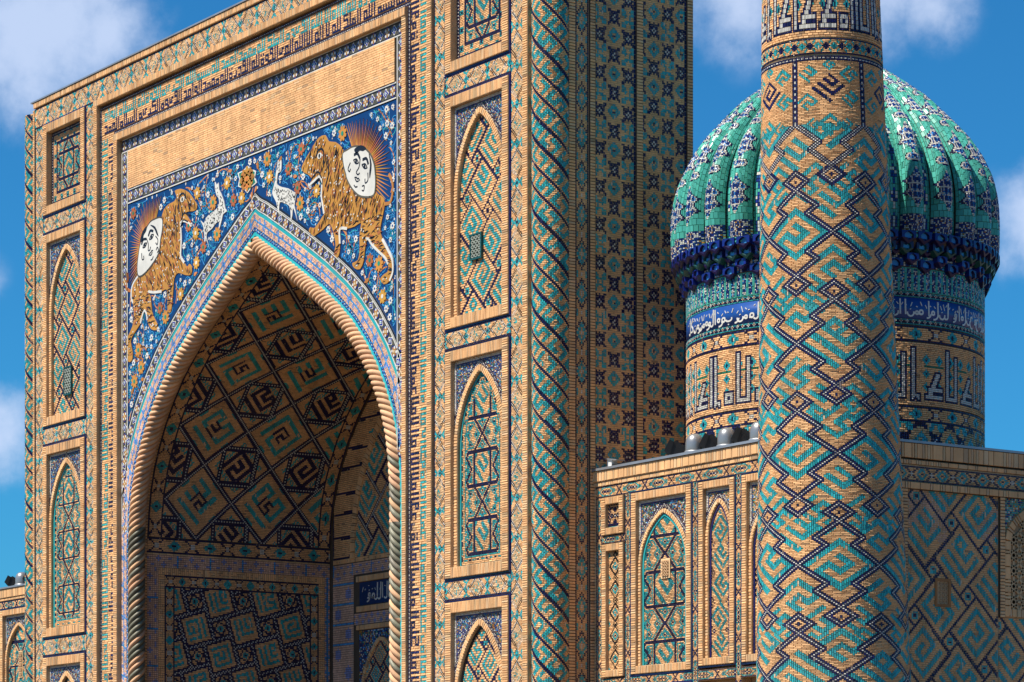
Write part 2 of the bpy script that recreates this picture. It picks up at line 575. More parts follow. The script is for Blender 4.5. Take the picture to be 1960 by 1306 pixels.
def smooth_closed(pts, k=3):
    """Catmull-Rom through closed points"""
    p = np.array(pts, float); n = len(p); out = []
    for i in range(n):
        p0, p1, p2, p3 = p[i - 1], p[i], p[(i + 1) % n], p[(i + 2) % n]
        for j in range(k):
            t = j / k
            out.append(.5 * (2 * p1 + (p2 - p0) * t + (2 * p0 - 5 * p1 + 4 * p2 - p3) * t * t + (3 * p1 - p0 - 3 * p2 + p3) * t ** 3))
    return np.array(out)
def smooth_open(pts, k=5):
    p = np.array(pts, float); q = np.vstack([2 * p[0] - p[1], p, 2 * p[-1] - p[-2]]); out = []
    for i in range(1, len(q) - 2):
        p0, p1, p2, p3 = q[i - 1], q[i], q[i + 1], q[i + 2]
        for j in range(k):
            t = j / k
            out.append(.5 * (2 * p1 + (p2 - p0) * t + (2 * p0 - 5 * p1 + 4 * p2 - p3) * t * t + (3 * p1 - p0 - 3 * p2 + p3) * t ** 3))
    out.append(p[-1])
    return np.array(out)
def inside(poly, X, Y):
    poly = np.asarray(poly); r = np.zeros(np.shape(X), bool)
    j = len(poly) - 1
    for i in range(len(poly)):
        xi, yi = poly[i]; xj, yj = poly[j]
        c = ((yi > Y) != (yj > Y)) & (X < (xj - xi) * (Y - yi) / (yj - yi + 1e-12) + xi)
        r ^= c
        j = i
    return r
def arch_pts(xc, half, zs, zt, n=14):
    """pointed arch from left spring to right spring"""
    rise = zt - zs
    P = []
    for i in range(n + 1):
        t = i / n
        a = t * pi / 2
        x = -half * math.cos(a) ** 1.0
        z = rise * (math.sin(a) ** .92) * (.80 + .20 * t ** 2.2)
        P.append((xc + x, zs + z))
    Q = [(2 * xc - x, z) for x, z in P[:-1]][::-1]
    return P + Q

# ------------------------------------------------------------------ pattern painters
def p_diamond_border(cv, vertical=True, period=.97):
    """chain of pale lozenges crossed by thin double lines, little turquoise lozenges between"""
    X = (cv.U - cv.uc) / ((cv.u1 - cv.u0) / 2); S = cv.V - cv.v0
    if not vertical:
        X = (cv.V - cv.vc) / ((cv.v1 - cv.v0) / 2); S = cv.U - cv.u0
    y = (S / period) % 1.0 - .5
    ay = np.abs(y); ax = np.abs(X)
    cv.G[:] = 1
    d = ax * .30 + ay                       # pale lozenge round y = 0
    far = .5 - ay
    e = ax * .32 + far                      # small lozenge round y = .5
    sd = (1 - ax) * .34 + far               # half lozenges on the sides
    cv.G[d < .28] = 8
    tex = (np.abs(np.abs(y) * 26 + X * 4).astype(int) % 3 == 0) & (d < .20) & (rs.rand(*cv.G.shape) < .55)
    cv.G[tex] = 2
    cv.G[sd < .215] = 2
    cv.G[sd < .10] = 1
    cv.G[e < .125] = 2
    cv.G[e < .042] = 3
    line = (np.abs(d - .315) < .026) | (np.abs(d - .375) < .022)
    zig = (np.abs(e - .155) < .022) & (far < .2)
    line |= zig
    ch = (cv.ri + cv.ci) % 2 == 0
    line &= sd > .225
    cv.G[line & ch] = 4
    cv.G[line & ~ch] = 9
    if vertical:
        cv.G[:, 0] = 3; cv.G[:, -1] = 3
    else:
        cv.G[0] = 3; cv.G[-1] = 3
def p_dotted(cv, along_v=True):
    cv.G[:] = 3
    i = cv.ri if along_v else cv.ci
    j = cv.ci if along_v else cv.ri
    n = cv.nc if along_v else cv.nr
    cv.G[(i % 3 != 0) & (j == n // 2)] = 4
def p_chain(cv, vertical=True, period=1.05, phase=0.0):
    """wing bands: navy saltires, turquoise lozenges, long crosses with white centres"""
    X = (cv.U - cv.uc); S = cv.V - cv.v0
    hw = (cv.u1 - cv.u0) / 2
    if not vertical:
        X = cv.V - cv.vc; S = cv.U - cv.u0; hw = (cv.v1 - cv.v0) / 2
    y = ((S / period + phase) % 1.0 - .5) * period
    ax = np.abs(X); ay = np.abs(y)
    c = max(cv.cu, cv.cv)
    cv.G[:] = 1
    hexd = ax / (hw * .78) + np.maximum(0, ay - .13) / .17
    cv.G[(np.abs(hexd - .95) < .22) & (ay < .31)] = 2
    cv.G[(ax < c * .6) & (ay < .19)] = 3
    for yy in (0, .115):
        cv.G[(np.abs(ay - yy) < c * .6) & (ax < c * 2.1)] = 3
        cv.G[(np.abs(ay - yy) < c * 1.6) & (ax < c * .6)] = 3
        cv.G[(np.abs(ay - yy) < c * .6) & (ax < c * .6)] = 4
    e = .5 * period - ay
    cv.G[(np.abs(ax - e) < c * .9) & (e < .12)] = 3
    d = ax + np.abs(e - .21) * .9
    cv.G[d < .062] = 2
    cv.G[d < c * .7] = 3
    if vertical: cv.G[:, 0] = 3; cv.G[:, -1] = 3
    else: cv.G[0] = 3; cv.G[-1] = 3
def p_xflower(cv, pu=.43, pv=.47, phase=(0, 0)):
    """side wall: navy crosses, turquoise blossoms and lozenges in a checker"""
    a = (cv.U - cv.u0) / pu + phase[0]; b = (cv.V - cv.v0) / pv + phase[1]
    i = np.floor(a).astype(int); j = np.floor(b).astype(int)
    x = np.abs((a - i) * 2 - 1) * 5; y = np.abs((b - j) * 2 - 1) * 5
    cv.G[:] = 1
    navy = (i + j) % 2 == 0
    kx = (np.abs(x - y) < 1.35) | ((x + y) < 4.0)
    cv.G[navy & kx & (np.maximum(x, y) < 4.4)] = 3
    dots = navy & (((np.abs(x - 1) < .45) & (y < .5)) | ((np.abs(y - 1) < .45) & (x < .5)))
    cv.G[dots & ((i * 3 + j * 5) % 4 != 1)] = 4
    fl = (~navy) & (i % 2 == 0)
    cv.G[fl & (np.abs(x - y) < 1.5) & (np.maximum(x, y) > .9)] = 2
    cv.G[fl & (np.abs(x - y) >= 1.5) & (np.abs(x - y) < 2.6) & (np.maximum(x, y) > 3.4)] = 2
    di = (~navy) & (i % 2 == 1)
    cv.G[di & (x + y < 4.6) & (x + y > 1.7)] = 2
    cv.G[di & (x + y < .9)] = 3
def p_star(cv, cx, z0, z1, half, period, phase=0.0, kuf=True, border=True):
    """eight pointed stars strung on a vertical chain of navy straps, each cell lined in turquoise"""
    cv.G[:] = 1
    P = period
    h = half * .47; w = half * .95; k = half * .64
    hv = P * .25; t = P * .262
    cell = max(cv.cu, cv.cv)
    lw = max(.072, cell * 1.5)
    n0 = int(max(abs(z0 - cv.vc), abs(z1 - cv.vc)) / P) + 2
    D = np.full(cv.G.shape, 9.0)
    def sg(ax, ay, bx, by):
        dx, dy = bx - ax, by - ay
        q = np.clip(((cv.U - ax) * dx + (cv.V - ay) * dy) / (dx * dx + dy * dy + 1e-9), 0, 1)
        np.minimum(D, np.hypot(cv.U - ax - q * dx, cv.V - ay - q * dy), out=D)
    cs = [cv.vc + (i + phase) * P for i in range(-n0, n0 + 1)]
    for c in cs:
        for s in (-1, 1):
            sg(cx - w * .86, c + s * hv, cx + w * .86, c + s * hv)
            sg(cx + s * h, c - t, cx + s * h, c + t)
            for q in (-1, 1):
                sg(cx + s * w * .86, c + q * hv, cx + s * w, c + q * hv * .72)
                sg(cx + s * w, c + q * hv * .72, cx + s * k, c)
                sg(cx + s * h, c + q * t, cx - s * h, c + q * (P - t))
    edge = cv.u1 - cv.u0
    cv.G[(D > lw * .5 + cell * .9) & (D < lw * .5 + cell * 2.0)] = 2
    far = (np.abs(cv.U - cx) > half * .62)
    tri = np.abs(((cv.V - cs[0]) / (P * .25)) % 1 - .5) * 2
    cv.G[far & (np.abs(tri - (np.abs(cv.U - cx) / half - .62) * 2.6) < .18) & (D > lw * 1.2)] = 2
    dots = [(0, .335), (0, -.335), (.70, .36), (-.70, .36), (.70, -.36), (-.70, -.36), (.80, .11), (-.80, .11), (.80, -.11), (-.80, -.11), (.78, .5), (-.78, .5), (.34, .5), (-.34, .5)]
    for c in cs:
        for (dx, dy) in dots:
            r = half * .15
            cv.diamond(cx + dx * half, c + dy * P, r, 2, r * 1.2)
            cv.diamond(cx + dx * half, c + dy * P, r * .5, 1, r * .6)
            cv.diamond(cx + dx * half, c + dy * P, max(r * .34, cell * .7), 3)
        m = (np.abs(cv.U - cx) < h - lw * .5) & (np.abs(cv.V - c) < hv - lw * .5)
        cv.G[m] = 1
        a = np.abs(np.abs(cv.U - cx) / h + np.abs(cv.V - c) / hv - 1.62)
        cv.G[m & (a < .16)] = 2
        if kuf:
            cv.rot(cx, c, h * 1.55, KUF5[int(abs(c) * 7) % 3], 2, pi / 4, 1)
    cv.G[D < lw * .5] = 3
def p_pinwheel(cv, a=.95, b=.34, ang=pi / 4, off=(0, 0), lw=None, strap=3, kuf=2, seed=0, dots=True, K=None):
    """squares and small squares (pinwheel) with kufic in the big ones"""
    K = K or KUF
    x = cv.U - cv.uc + off[0]; y = cv.V - cv.vc + off[1]
    p = x * math.cos(ang) + y * math.sin(ang); q = -x * math.sin(ang) + y * math.cos(ang)
    lw = lw or max(cv.cu, cv.cv) * 1.15
    den = a * a + b * b
    li = np.floor((p * a + q * b) / den).astype(int); lj = np.floor((-p * b + q * a) / den).astype(int)
    cv.G[:] = 1
    done = np.zeros(cv.G.shape, bool)
    for di in (-1, 0, 1):
        for dj in (-1, 0, 1):
            i = li + di; j = lj + dj
            px = p - (i * a - j * b); py = q - (i * b + j * a)
            big = (px >= 0) & (px < a) & (py >= 0) & (py < a) & ~done
            if big.any():
                e = np.minimum(np.minimum(px, a - px), np.minimum(py, a - py))
                edge = big & (e < lw / 2)
                n = 7
                mg = lw * .5 + a * .10
                I = np.floor((1 - (py - mg) / (a - 2 * mg)) * n).astype(int); J = np.floor((px - mg) / (a - 2 * mg) * n).astype(int)
                ok = big & (I >= 0) & (I < n) & (J >= 0) & (J < n)
                sel = (i * 2 + j * 3 + seed) % len(K)
                for s in range(len(K)):
                    mm = ok & (sel == s)
                    bmv = K[s]
                    idx = np.nonzero(mm)
                    on = bmv[np.minimum(I[idx], bmv.shape[0] - 1), np.minimum(J[idx], bmv.shape[1] - 1)] > 0
                    cv.G[idx[0][on], idx[1][on]] = kuf
                cv.G[edge] = strap
                if strap == 33: cv.G[big & (e < lw / 5)] = 34
                done |= big
            sm = (px >= a) & (px < a + b) & (py >= 0) & (py < b) & ~done
            if sm.any():
                e = np.minimum(np.minimum(px - a, a + b - px), np.minimum(py, b - py))
                cv.G[sm & (e < lw / 2)] = strap
                if strap == 33: cv.G[sm & (e < lw / 5)] = 34
                cc = np.abs(px - a - b / 2) + np.abs(py - b / 2)
                if dots:
                    cv.G[sm & (cc < b * .36)] = 2
                    cv.G[sm & (cc < b * .14)] = 3
                done |= sm
    if strap == 'x':
        pass
def dot_straps(cv, k=3):
    m = cv.G == 33
    c_ = cv.G == 34
    cv.G[m | c_] = 3
    cv.G[c_ & ((cv.ci + cv.ri) % 2 == 0)] = 4
def p_floral(cv, bgk=10, mix=((4, .06), (5, .14), (14, .10), (6, .07), (2, .05))):
    """cut-tile scrollwork, too small to tell apart"""
    n = rs.rand(*cv.G.shape)
    cv.G[:] = bgk
    a = np.sin(cv.U * 19 + 2.2 * np.sin(cv.V * 13)) * np.cos(cv.V * 17 + 2 * np.cos(cv.U * 15))
    cv.G[np.abs(a) < .10] = 4 if bgk != 8 else 9
    lo = 0
    for k, pr in mix:
        cv.G[(n >= lo) & (n < lo + pr)] = k
        lo += pr
def p_starband(cv, along_u=True):
    """pinkish ground with little blue stars"""
    S = cv.U if along_u else cv.V
    T = (cv.V - cv.v0) if along_u else (cv.U - cv.u0)
    w = (cv.v1 - cv.v0) if along_u else (cv.u1 - cv.u0)
    p = w * .5
    i = np.floor(S / p); j = np.floor(T / p)
    x = np.abs(S / p - i - .5); y = np.abs(T / p - j - .5)
    cv.G[:] = 15
    star = (x + y < .36) | ((np.maximum(x, y) < .25))
    cv.G[star & ((i + j) % 2 == 0)] = 7
    cv.G[(np.maximum(x, y) > .47)] = 14

# ------------------------------------------------------------------ pieces shared by many borders
def flower_mesh(name, r, n, petal, core, rim=None, h=.012):
    mb = MB()
    Vs = []; Fs = []; mi = []
    pts = []
    for i in range(n * 4):
        a = 2 * pi * i / (n * 4)
        rr = r * (.62 + .38 * abs(math.cos(a * n / 2)) ** .7)
        pts.append((rr * math.cos(a), rr * math.sin(a)))
    f = front(0)
    V, F = plate(pts, f, h)
    Vs += V; Fs += F; mi += [0] * len(F)
    c = [(r * .30 * math.cos(2 * pi * i / 8), r * .30 * math.sin(2 * pi * i / 8)) for i in range(8)]
    V, F = plate(c, f, h + .006, h - .001)
    o = len(Vs); Vs += V; Fs += [tuple(i + o for i in q) for q in F]; mi += [1] * len(F)
    return raw_mesh(name, Vs, Fs, [CLS[petal], CLS[core]], mi)
def leaf_mesh(name, l, w, k):
    pts = [(0, 0), (l * .3, w * .5), (l * .65, w * .35), (l, 0), (l * .6, -w * .3), (l * .25, -w * .4)]
    V, F = plate(smooth_closed(pts, 2), front(0), .010)
    return raw_mesh(name, V, F, [CLS[k]])
def rosette_mesh(name, s, big):
    """one medallion of the narrow flower border"""
    Vs = []; Fs = []; mi = []
    f = front(0)
    def add(P, k, h0, h1):
        V, F = plate(P, f, h1, h0)
        o = len(Vs); Vs.extend(V); Fs.extend([tuple(i + o for i in q) for q in F]); mi.extend([k] * len(F))
    def lob(r, n, amp, ph=0.0, m=24):
        return [(r * (1 + amp * math.cos(n * 2 * pi * i / m + ph)) * math.cos(2 * pi * i / m), r * (1 + amp * math.cos(n * 2 * pi * i / m + ph)) * math.sin(2 * pi * i / m)) for i in range(m)]
    if big:
        add(lob(s, 4, .12), 0, -.002, .008)
        for i in range(4):
            a = pi / 4 + i * pi / 2
            add([(s * .62 * math.cos(a) + s * .25 * math.cos(t), s * .62 * math.sin(a) + s * .25 * math.sin(t)) for t in np.linspace(0, 2 * pi, 8)[:-1]], 1, .007, .012)
            a = i * pi / 2
            add([(s * .66 * math.cos(a) + s * .2 * math.cos(t), s * .66 * math.sin(a) + s * .2 * math.sin(t)) for t in np.linspace(0, 2 * pi, 7)[:-1]], 4, .007, .012)
        add(lob(s * .48, 4, .22), 2, .007, .014)
        add(lob(s * .22, 4, .3), 3, .013, .018)
        ms = [CLS[10], CLS[4], CLS[5], CLS[2], CLS[13]]
    else:
        add(lob(s * .74, 4, .25), 0, -.002, .008)
        add(lob(s * .58, 4, .25), 1, .007, .012)
        add(lob(s * .28, 4, .3), 0, .011, .016)
        add(lob(s * .13, 4, .0, 0, 8), 2, .015, .019)
        ms = [CLS[4], CLS[10], CLS[2]]
    return raw_mesh(name, Vs, Fs, ms, mi)
ROS_B = rosette_mesh('rosette', .165, True)
ROS_S = rosette_mesh('rosette', .15, False)
#%%PART2

# ================================================================== GROUND
g = link('ground', MB().box(-1500, 1500, -1500, 1500, GZ - .5, GZ).mesh('ground', GROUNDM))
g['kind'] = 'structure'

# ================================================================== PORTAL
PXC = -.6
portal = thing('portal', 'tall tiled portal with great pointed arch and tiger mosaics, left of the dome', 'portal', (PXC, 2.0, GZ))
OPENP = [(7.72, GZ), (7.72, 9.5), (7.70, 10.0), (7.63, 10.68), (7.50, 11.32), (7.28, 11.95), (6.97, 12.55), (6.55, 13.2), (6.0, 13.85), (5.32, 14.52), (4.60, 15.07), (3.55, 15.75), (2.5, 16.36), (1.4, 16.97), (0, 17.72)]
LEFTP = [(PXC - h, z) for h, z in OPENP]
RIGHTP = [(PXC + h, z) for h, z in OPENP]
XL, XR, ZT, YB = -15.3, 14.05, 24.42, 4.4
YC = .27
def build_core():
    mb = MB()
    V = []; F = []
    def q(*p):
        o = len(V); V.extend(p); F.append(tuple(range(o, o + len(p))))
    prof = LEFTP + RIGHTP[:-1][::-1]
    q((XL, YC, GZ), (prof[0][0], YC, GZ), (prof[0][0], YC, ZT), (XL, YC, ZT))
    q((prof[-1][0], YC, GZ), (XR - .5, YC, GZ), (XR - .5, YC, ZT), (prof[-1][0], YC, ZT))
    for a, b in zip(prof[1:-1], prof[2:-1]):
        q((a[0], YC, a[1]), (b[0], YC, b[1]), (b[0], YC, ZT), (a[0], YC, ZT))
    # chamfer, sides, top, back
    q((XR - .5, YC, GZ), (XR - .02, YC + .55, GZ), (XR - .02, YC + .55, ZT), (XR - .5, YC, ZT))
    q((XR - .02, YC + .55, GZ), (XR - .02, YB, GZ), (XR - .02, YB, ZT), (XR - .02, YC + .55, ZT))
    q((XL, YB, GZ), (XL, YC, GZ), (XL, YC, ZT), (XL, YB, ZT))
    q((XL, YC, ZT), (XR - .5, YC, ZT), (XR - .02, YC + .55, ZT), (XR - .02, YB, ZT), (XL, YB, ZT))
    # back above and beside the vault
    q((prof[0][0], YB, GZ), (XL, YB, GZ), (XL, YB, ZT), (prof[0][0], YB, ZT))
    q((XR - .02, YB, GZ), (prof[-1][0], YB, GZ), (prof[-1][0], YB, ZT), (XR - .02, YB, ZT))
    for a, b in zip(prof[1:-1], prof[2:-1]):
        q((b[0], YB, b[1]), (a[0], YB, a[1]), (a[0], YB, ZT), (b[0], YB, ZT))
    return link('wall', raw_mesh('wall', V, F, [MORTAR]), portal)
wall = build_core()
# vault block behind (carries the recess)
vb = MB()
vb.box(-9.2, 8.0, YB, 8.0, GZ, 9.2)
link('vault_block', raw_mesh('vault_block', *(lambda: (
    [(-9.2, YB + .02, GZ), (-9.2, 8.0, GZ), (-9.2, 8.0, 18.6), (-9.2, YB + .02, 18.6), (8.0, YB + .02, GZ), (8.0, 8.0, GZ), (8.0, 8.0, 18.6), (8.0, YB + .02, 18.6)],
    [(1, 0, 3, 2), (4, 5, 6, 7), (5, 1, 2, 6), (3, 7, 6, 2)]))(), [PLASTER]), portal)

def slab(name, root, x0, x1, z0, z1, Y, painter=None, cell=.05, cellv=None, back=.12, rule=None, m=MORTAR, **kw):
    s = box(name, root, m, x0, x1, Y, Y + back, z0, z1)
    if painter:
        cv = Canvas(x0, x1, z0, z1, cell, cellv)
        painter(cv)
        field(s, cv, front(Y), rule=rule, **kw)
    return s
def soldier(cv):
    cv.G[:] = 1
    cv.G[rs.rand(*cv.G.shape) < .25] = 8
ONE = {}
def hrail(root, x0, x1, z0, z1, Y, back=.14, n=1, name='brick_rail'):
    return slab(name, root, x0, x1, z0, z1, Y, soldier, .058, (z1 - z0) / n, back, {1: (1, 1), 8: (1, 1)}, gap=(.012, .010), h=.014)
def vrail(root, x0, x1, z0, z1, Y, back=.14, n=1, name='brick_rail'):
    return slab(name, root, x0, x1, z0, z1, Y, soldier, (x1 - x0) / n, .058, back, {1: (1, 1), 8: (1, 1)}, gap=(.010, .012), h=.014)
def strip(root, name, pts, width, Y, m, h=.014):
    return ribbon_obj(name, root, [pts], width, front(Y), m, h)

def lattice_window(root, x0, x1, z0, z1, Y, frame_m, bar_m, nx=3, nz=5, deep=.1):
    """small pierced grille in a frame, its bars crossing on the diagonal"""
    w = box('lattice_window', root, DARKHOLE, x0 + .01, x1 - .01, Y - .015, Y, z0 + .01, z1 - .01)
    fr = MB()
    t = .045
    fr.box(x0 - .001, x0 + t, Y - deep, Y, z0, z1).box(x1 - t, x1 + .001, Y - deep, Y, z0, z1)
    fr.box(x0 + t, x1 - t, Y - deep, Y, z0, z0 + t).box(x0 + t, x1 - t, Y - deep, Y, z1 - t, z1)
    link('frame', fr.mesh('frame', frame_m), w)
    polys = []
    xi0, xi1, zi0, zi1 = x0 + t, x1 - t, z0 + t, z1 - t
    sx = (xi1 - xi0) / nx; sz = (zi1 - zi0) / nz
    for i in range(nx):
        for j in range(nz):
            cx = xi0 + (i + .5) * sx; cz = zi0 + (j + .5) * sz
            polys.append([(cx + .36 * sx * math.cos(a), cz + .36 * sz * math.sin(a)) for a in np.linspace(0, 2 * pi, 9)])
            polys.append([(cx - sx / 2, cz), (cx - sx * .36, cz)]); polys.append([(cx + sx * .36, cz), (cx + sx / 2, cz)])
            polys.append([(cx, cz - sz / 2), (cx, cz - sz * .36)]); polys.append([(cx, cz + sz * .36), (cx, cz + sz / 2)])
    V, F = ribbons(polys, min(sx, sz) * .20, front(Y - .03), .03, -.01)
    link('grille', raw_mesh('grille', V, F, [bar_m]), w)
    return w

def niche(root, Y0, x0, x1, z0, z1, kind, fw=.27, rim=.13, cell=.06, lattice=None, seed=0, zt_off=.35, rise=1.7, a=.95, b=.34, floral_bg=10, period=2.0, side=.0, off=(0, 0), trim=2, ztop_in=None, proud=.05, frame_n=1, maxn=40, dp=.15):
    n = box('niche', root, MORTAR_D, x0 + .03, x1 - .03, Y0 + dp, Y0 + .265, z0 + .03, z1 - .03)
    # brick frame round it
    vrail(n, x0, x0 + fw, z0, z1, Y0 - proud, .20 + proud, 1, 'frame_rail'); vrail(n, x1 - fw, x1, z0, z1, Y0 - proud, .20 + proud, 1, 'frame_rail')
    hrail(n, x0 + fw, x1 - fw, z1 - fw, z1, Y0 - proud, .20 + proud, 1, 'frame_rail'); hrail(n, x0 + fw, x1 - fw, z0, z0 + fw, Y0 - proud, .20 + proud, 1, 'frame_rail')
    V, F = ribbons([[(x0 - .03, z0 - .03), (x0 - .03, z1 + .03), (x1 + .03, z1 + .03), (x1 + .03, z0 - .03), (x0 - .03, z0 - .03)]], .05, front(Y0), .02)
    link('outline', raw_mesh('outline', V, F, [CLS[3]]), n)
    xi0, xi1, zi0, zi1 = x0 + fw, x1 - fw, z0 + fw, z1 - fw
    xc = (xi0 + xi1) / 2
    if kind == 'rect':
        cv = Canvas(xi0, xi1, zi0, zi1, .043)
        p_star(cv, xc, zi0, zi1, (xi1 - xi0) / 2 - .42, 1.65, 0.0)
        e = np.minimum(np.minimum(cv.U - xi0, xi1 - cv.U), np.minimum(cv.V - zi0, zi1 - cv.V))
        cv.G[e < .42] = 1
        ring = (e > .1) & (e < .36)
        q = ((cv.U * 2.2 + cv.V * 2.2) % 1.0); q2 = ((cv.U * 2.2 - cv.V * 2.2) % 1.0)
        cv.G[ring & (np.abs(q - .5) + np.abs(q2 - .5) < .36)] = 2
        cv.G[ring & (np.abs(q - .5) + np.abs(q2 - .5) < .17)] = 3
        cv.G[(e > .36) & (e < .42)] = 3
        d = e < .11
        cv.G[d] = 3
        cv.G[d & (e > .03) & (e < .09) & ((cv.ci + cv.ri) % 2 == 0)] = 4
        field(n, cv, front(Y0 + dp), gap=(.008, .008), split=(3,), piece='strap', minc=14, maxn=maxn)
        return n
    half = (xi1 - xi0) / 2 - rim
    zt = zi1 - zt_off; zs = zt - rise
    path = [(xc - half, zi0), (xc - half, zs)] + arch_pts(xc, half, zs, zt)[1:-1] + [(xc + half, zs), (xc + half, zi0)]
    pm = PathMap(path, Y0 + .05, 300)
    # brick rim of the arch
    cvr = Canvas(0, pm.L, 0, rim, .075, rim)
    cvr.G[rs.rand(*cvr.G.shape) < .2] = 8
    V, F = ribbons([list(zip(pm.x, pm.z))], .001, front(Y0 + .05))
    po = PathMap(path, Y0 + .05, 120)
    ts = np.linspace(0, po.L, 90)
    A = po(ts, ts * 0 - .004, ts * 0); B = po(ts, ts * 0 + rim, ts * 0)
    Vr = []; Fr = []
    for P_, y in ((A, Y0 + .05), (B, Y0 + .05), (A, Y0 + dp + .01), (B, Y0 + dp + .01)):
        Vr += [(p[0], y, p[2]) for p in P_]
    m_ = len(ts)
    for i in range(m_ - 1):
        Fr += [(i, i + 1, m_ + i + 1, m_ + i)[::-1], (2 * m_ + i, 2 * m_ + i + 1, i + 1, i)[::-1], (m_ + i, m_ + i + 1, 3 * m_ + i + 1, 3 * m_ + i)[::-1]]
    rimo = link('arch_rim', raw_mesh('arch_rim', Vr, Fr, [MORTAR]), n)
    field(rimo, cvr, pm, 'rim_brickwork', {1: (1, 1), 8: (1, 1)}, h=.016, gap=(.012, .008))
    # trim line inside the arch
    if trim:
        inner = pm(ts, ts * 0 - .05, ts * 0)
        V, F = ribbons([[(p[0], p[2]) for p in inner]], .055, front(Y0 + dp), .03)
        link('arch_line', raw_mesh('arch_line', V, F, [CLS[trim]]), n)
    # pierced spandrels, cut-tile scrolls
    ap = arch_pts(xc, half + rim, zs, zt + rim * 1.05)
    zsp = zs - .02
    Lp = [(xi0, zi1), (xi0, zsp)] + [p for p in ap[1:] if p[0] <= xc + 1e-6][0:] + [(xc, zi1)]
    Lp = [(xi0 + .002, zi1 - .002), (xi0 + .002, zsp)] + [p for p in ap if p[0] <= xc + 1e-6 and p[1] > zsp + .03 and p[0] > xi0 + .004] + [(xc, zi1 - .002)]
    Rp = [(2 * xc - x, z) for x, z in Lp][::-1]
    cvs = Canvas(xi0, xi1, zsp, zi1, .038)
    p_floral(cvs, floral_bg)
    poly = np.array(path)
    e = np.minimum(np.minimum(cvs.U - xi0, xi1 - cvs.U), zi1 - cvs.V)
    cvs.G[e < .06] = 4
    cvs.G[(e >= .06) & (e < .11)] = 10
    dist = np.full(cvs.G.shape, 9.0)
    for p in ap:
        dist = np.minimum(dist, np.hypot(cvs.U - p[0], cvs.V - p[1]))
    cvs.G[dist < .14] = 3
    cvs.G[(dist < .10) & (dist > .04) & ((cvs.ci + cvs.ri) % 2 == 0)] = 4
    outer = np.array([(xc - half - rim, zsp - 5)] + ap + [(xc + half + rim, zsp - 5)])
    cvs.G[inside(outer, cvs.U, cvs.V)] = 0
    for pp in (Lp, Rp):
        V, F = plate(pp, front(Y0 + dp + .01), dp - .065)
        so = link('spandrel', raw_mesh('spandrel', V, F, [MORTAR]), n)
    field(n, cvs, front(Y0 + .075), 'spandrel_mosaic', {}, gap=(.006, .006), h=.01)
    # the field of the niche
    cv = Canvas(xc - half, xc + half, zi0, zt, cell)
    if kind == 'pin':
        p_pinwheel(cv, a, b, seed=seed, off=off)
    elif kind == 'star':
        p_star(cv, xc, zi0, zt, half - side, period)
        if side:
            e = np.minimum(cv.U - (xc - half), (xc + half) - cv.U)
            dist = np.full(cv.G.shape, 9.0)
            ap2 = np.array(arch_pts(xc, half, zs, zt, 30))
            for p in ap2:
                dist = np.minimum(dist, np.hypot(cv.U - p[0], cv.V - p[1]))
            e = np.minimum(e, dist)
            e = np.minimum(e, cv.V - zi0)
            cv.G[e < side] = 1
            cv.G[(e < side) & (e > side * .82)] = 2
            cv.G[(e < side * .16)] = 2
            rg = (e > side * .28) & (e < side * .72)
            q = (cv.U * 2.6 + cv.V * 2.6) % 1.0; q2 = (cv.U * 2.6 - cv.V * 2.6) % 1.0
            dd = np.abs(q - .5) + np.abs(q2 - .5)
            cv.G[rg & (dd < .42)] = 2
            cv.G[rg & (dd < .16)] = 3
            cv.G[rg & (dd > .72)] = 3
    elif kind == 'steps':
        cv.G[:] = 1
        st = half * 1.72
        for i in range(12):
            c = zi0 + .42 * st + i * st * .98
            cv.rot(xc, c, half * 1.24, KUF[(i + seed) % 5 + 1], 2, pi / 4)
            for s in (-1, 1):
                for (dx, dz) in ((.60, .5), (.84, .37), (.84, .63), (.98, .5)):
                    cv.diamond(xc + s * half * dx, c + dz * st * .98, half * .155, 3)
                    cv.diamond(xc + s * half * dx, c + dz * st * .98, half * .09, 1)
                    cv.diamond(xc + s * half * dx, c + dz * st * .98, half * .05, 4)
    cv.G[~inside(poly, cv.U, cv.V)] = 0
    field(n, cv, front(Y0 + dp), split=(2, 3), piece='inlay', minc=6, maxn=maxn)
    if lattice:
        lattice_window(n, *lattice, Y0 + dp - .01, CLS[16] if lattice_teal else CLS[8], CLS[17] if lattice_teal else CLS[8], 3, 5, .07 if lattice_teal else .03)
    return n
lattice_teal = True

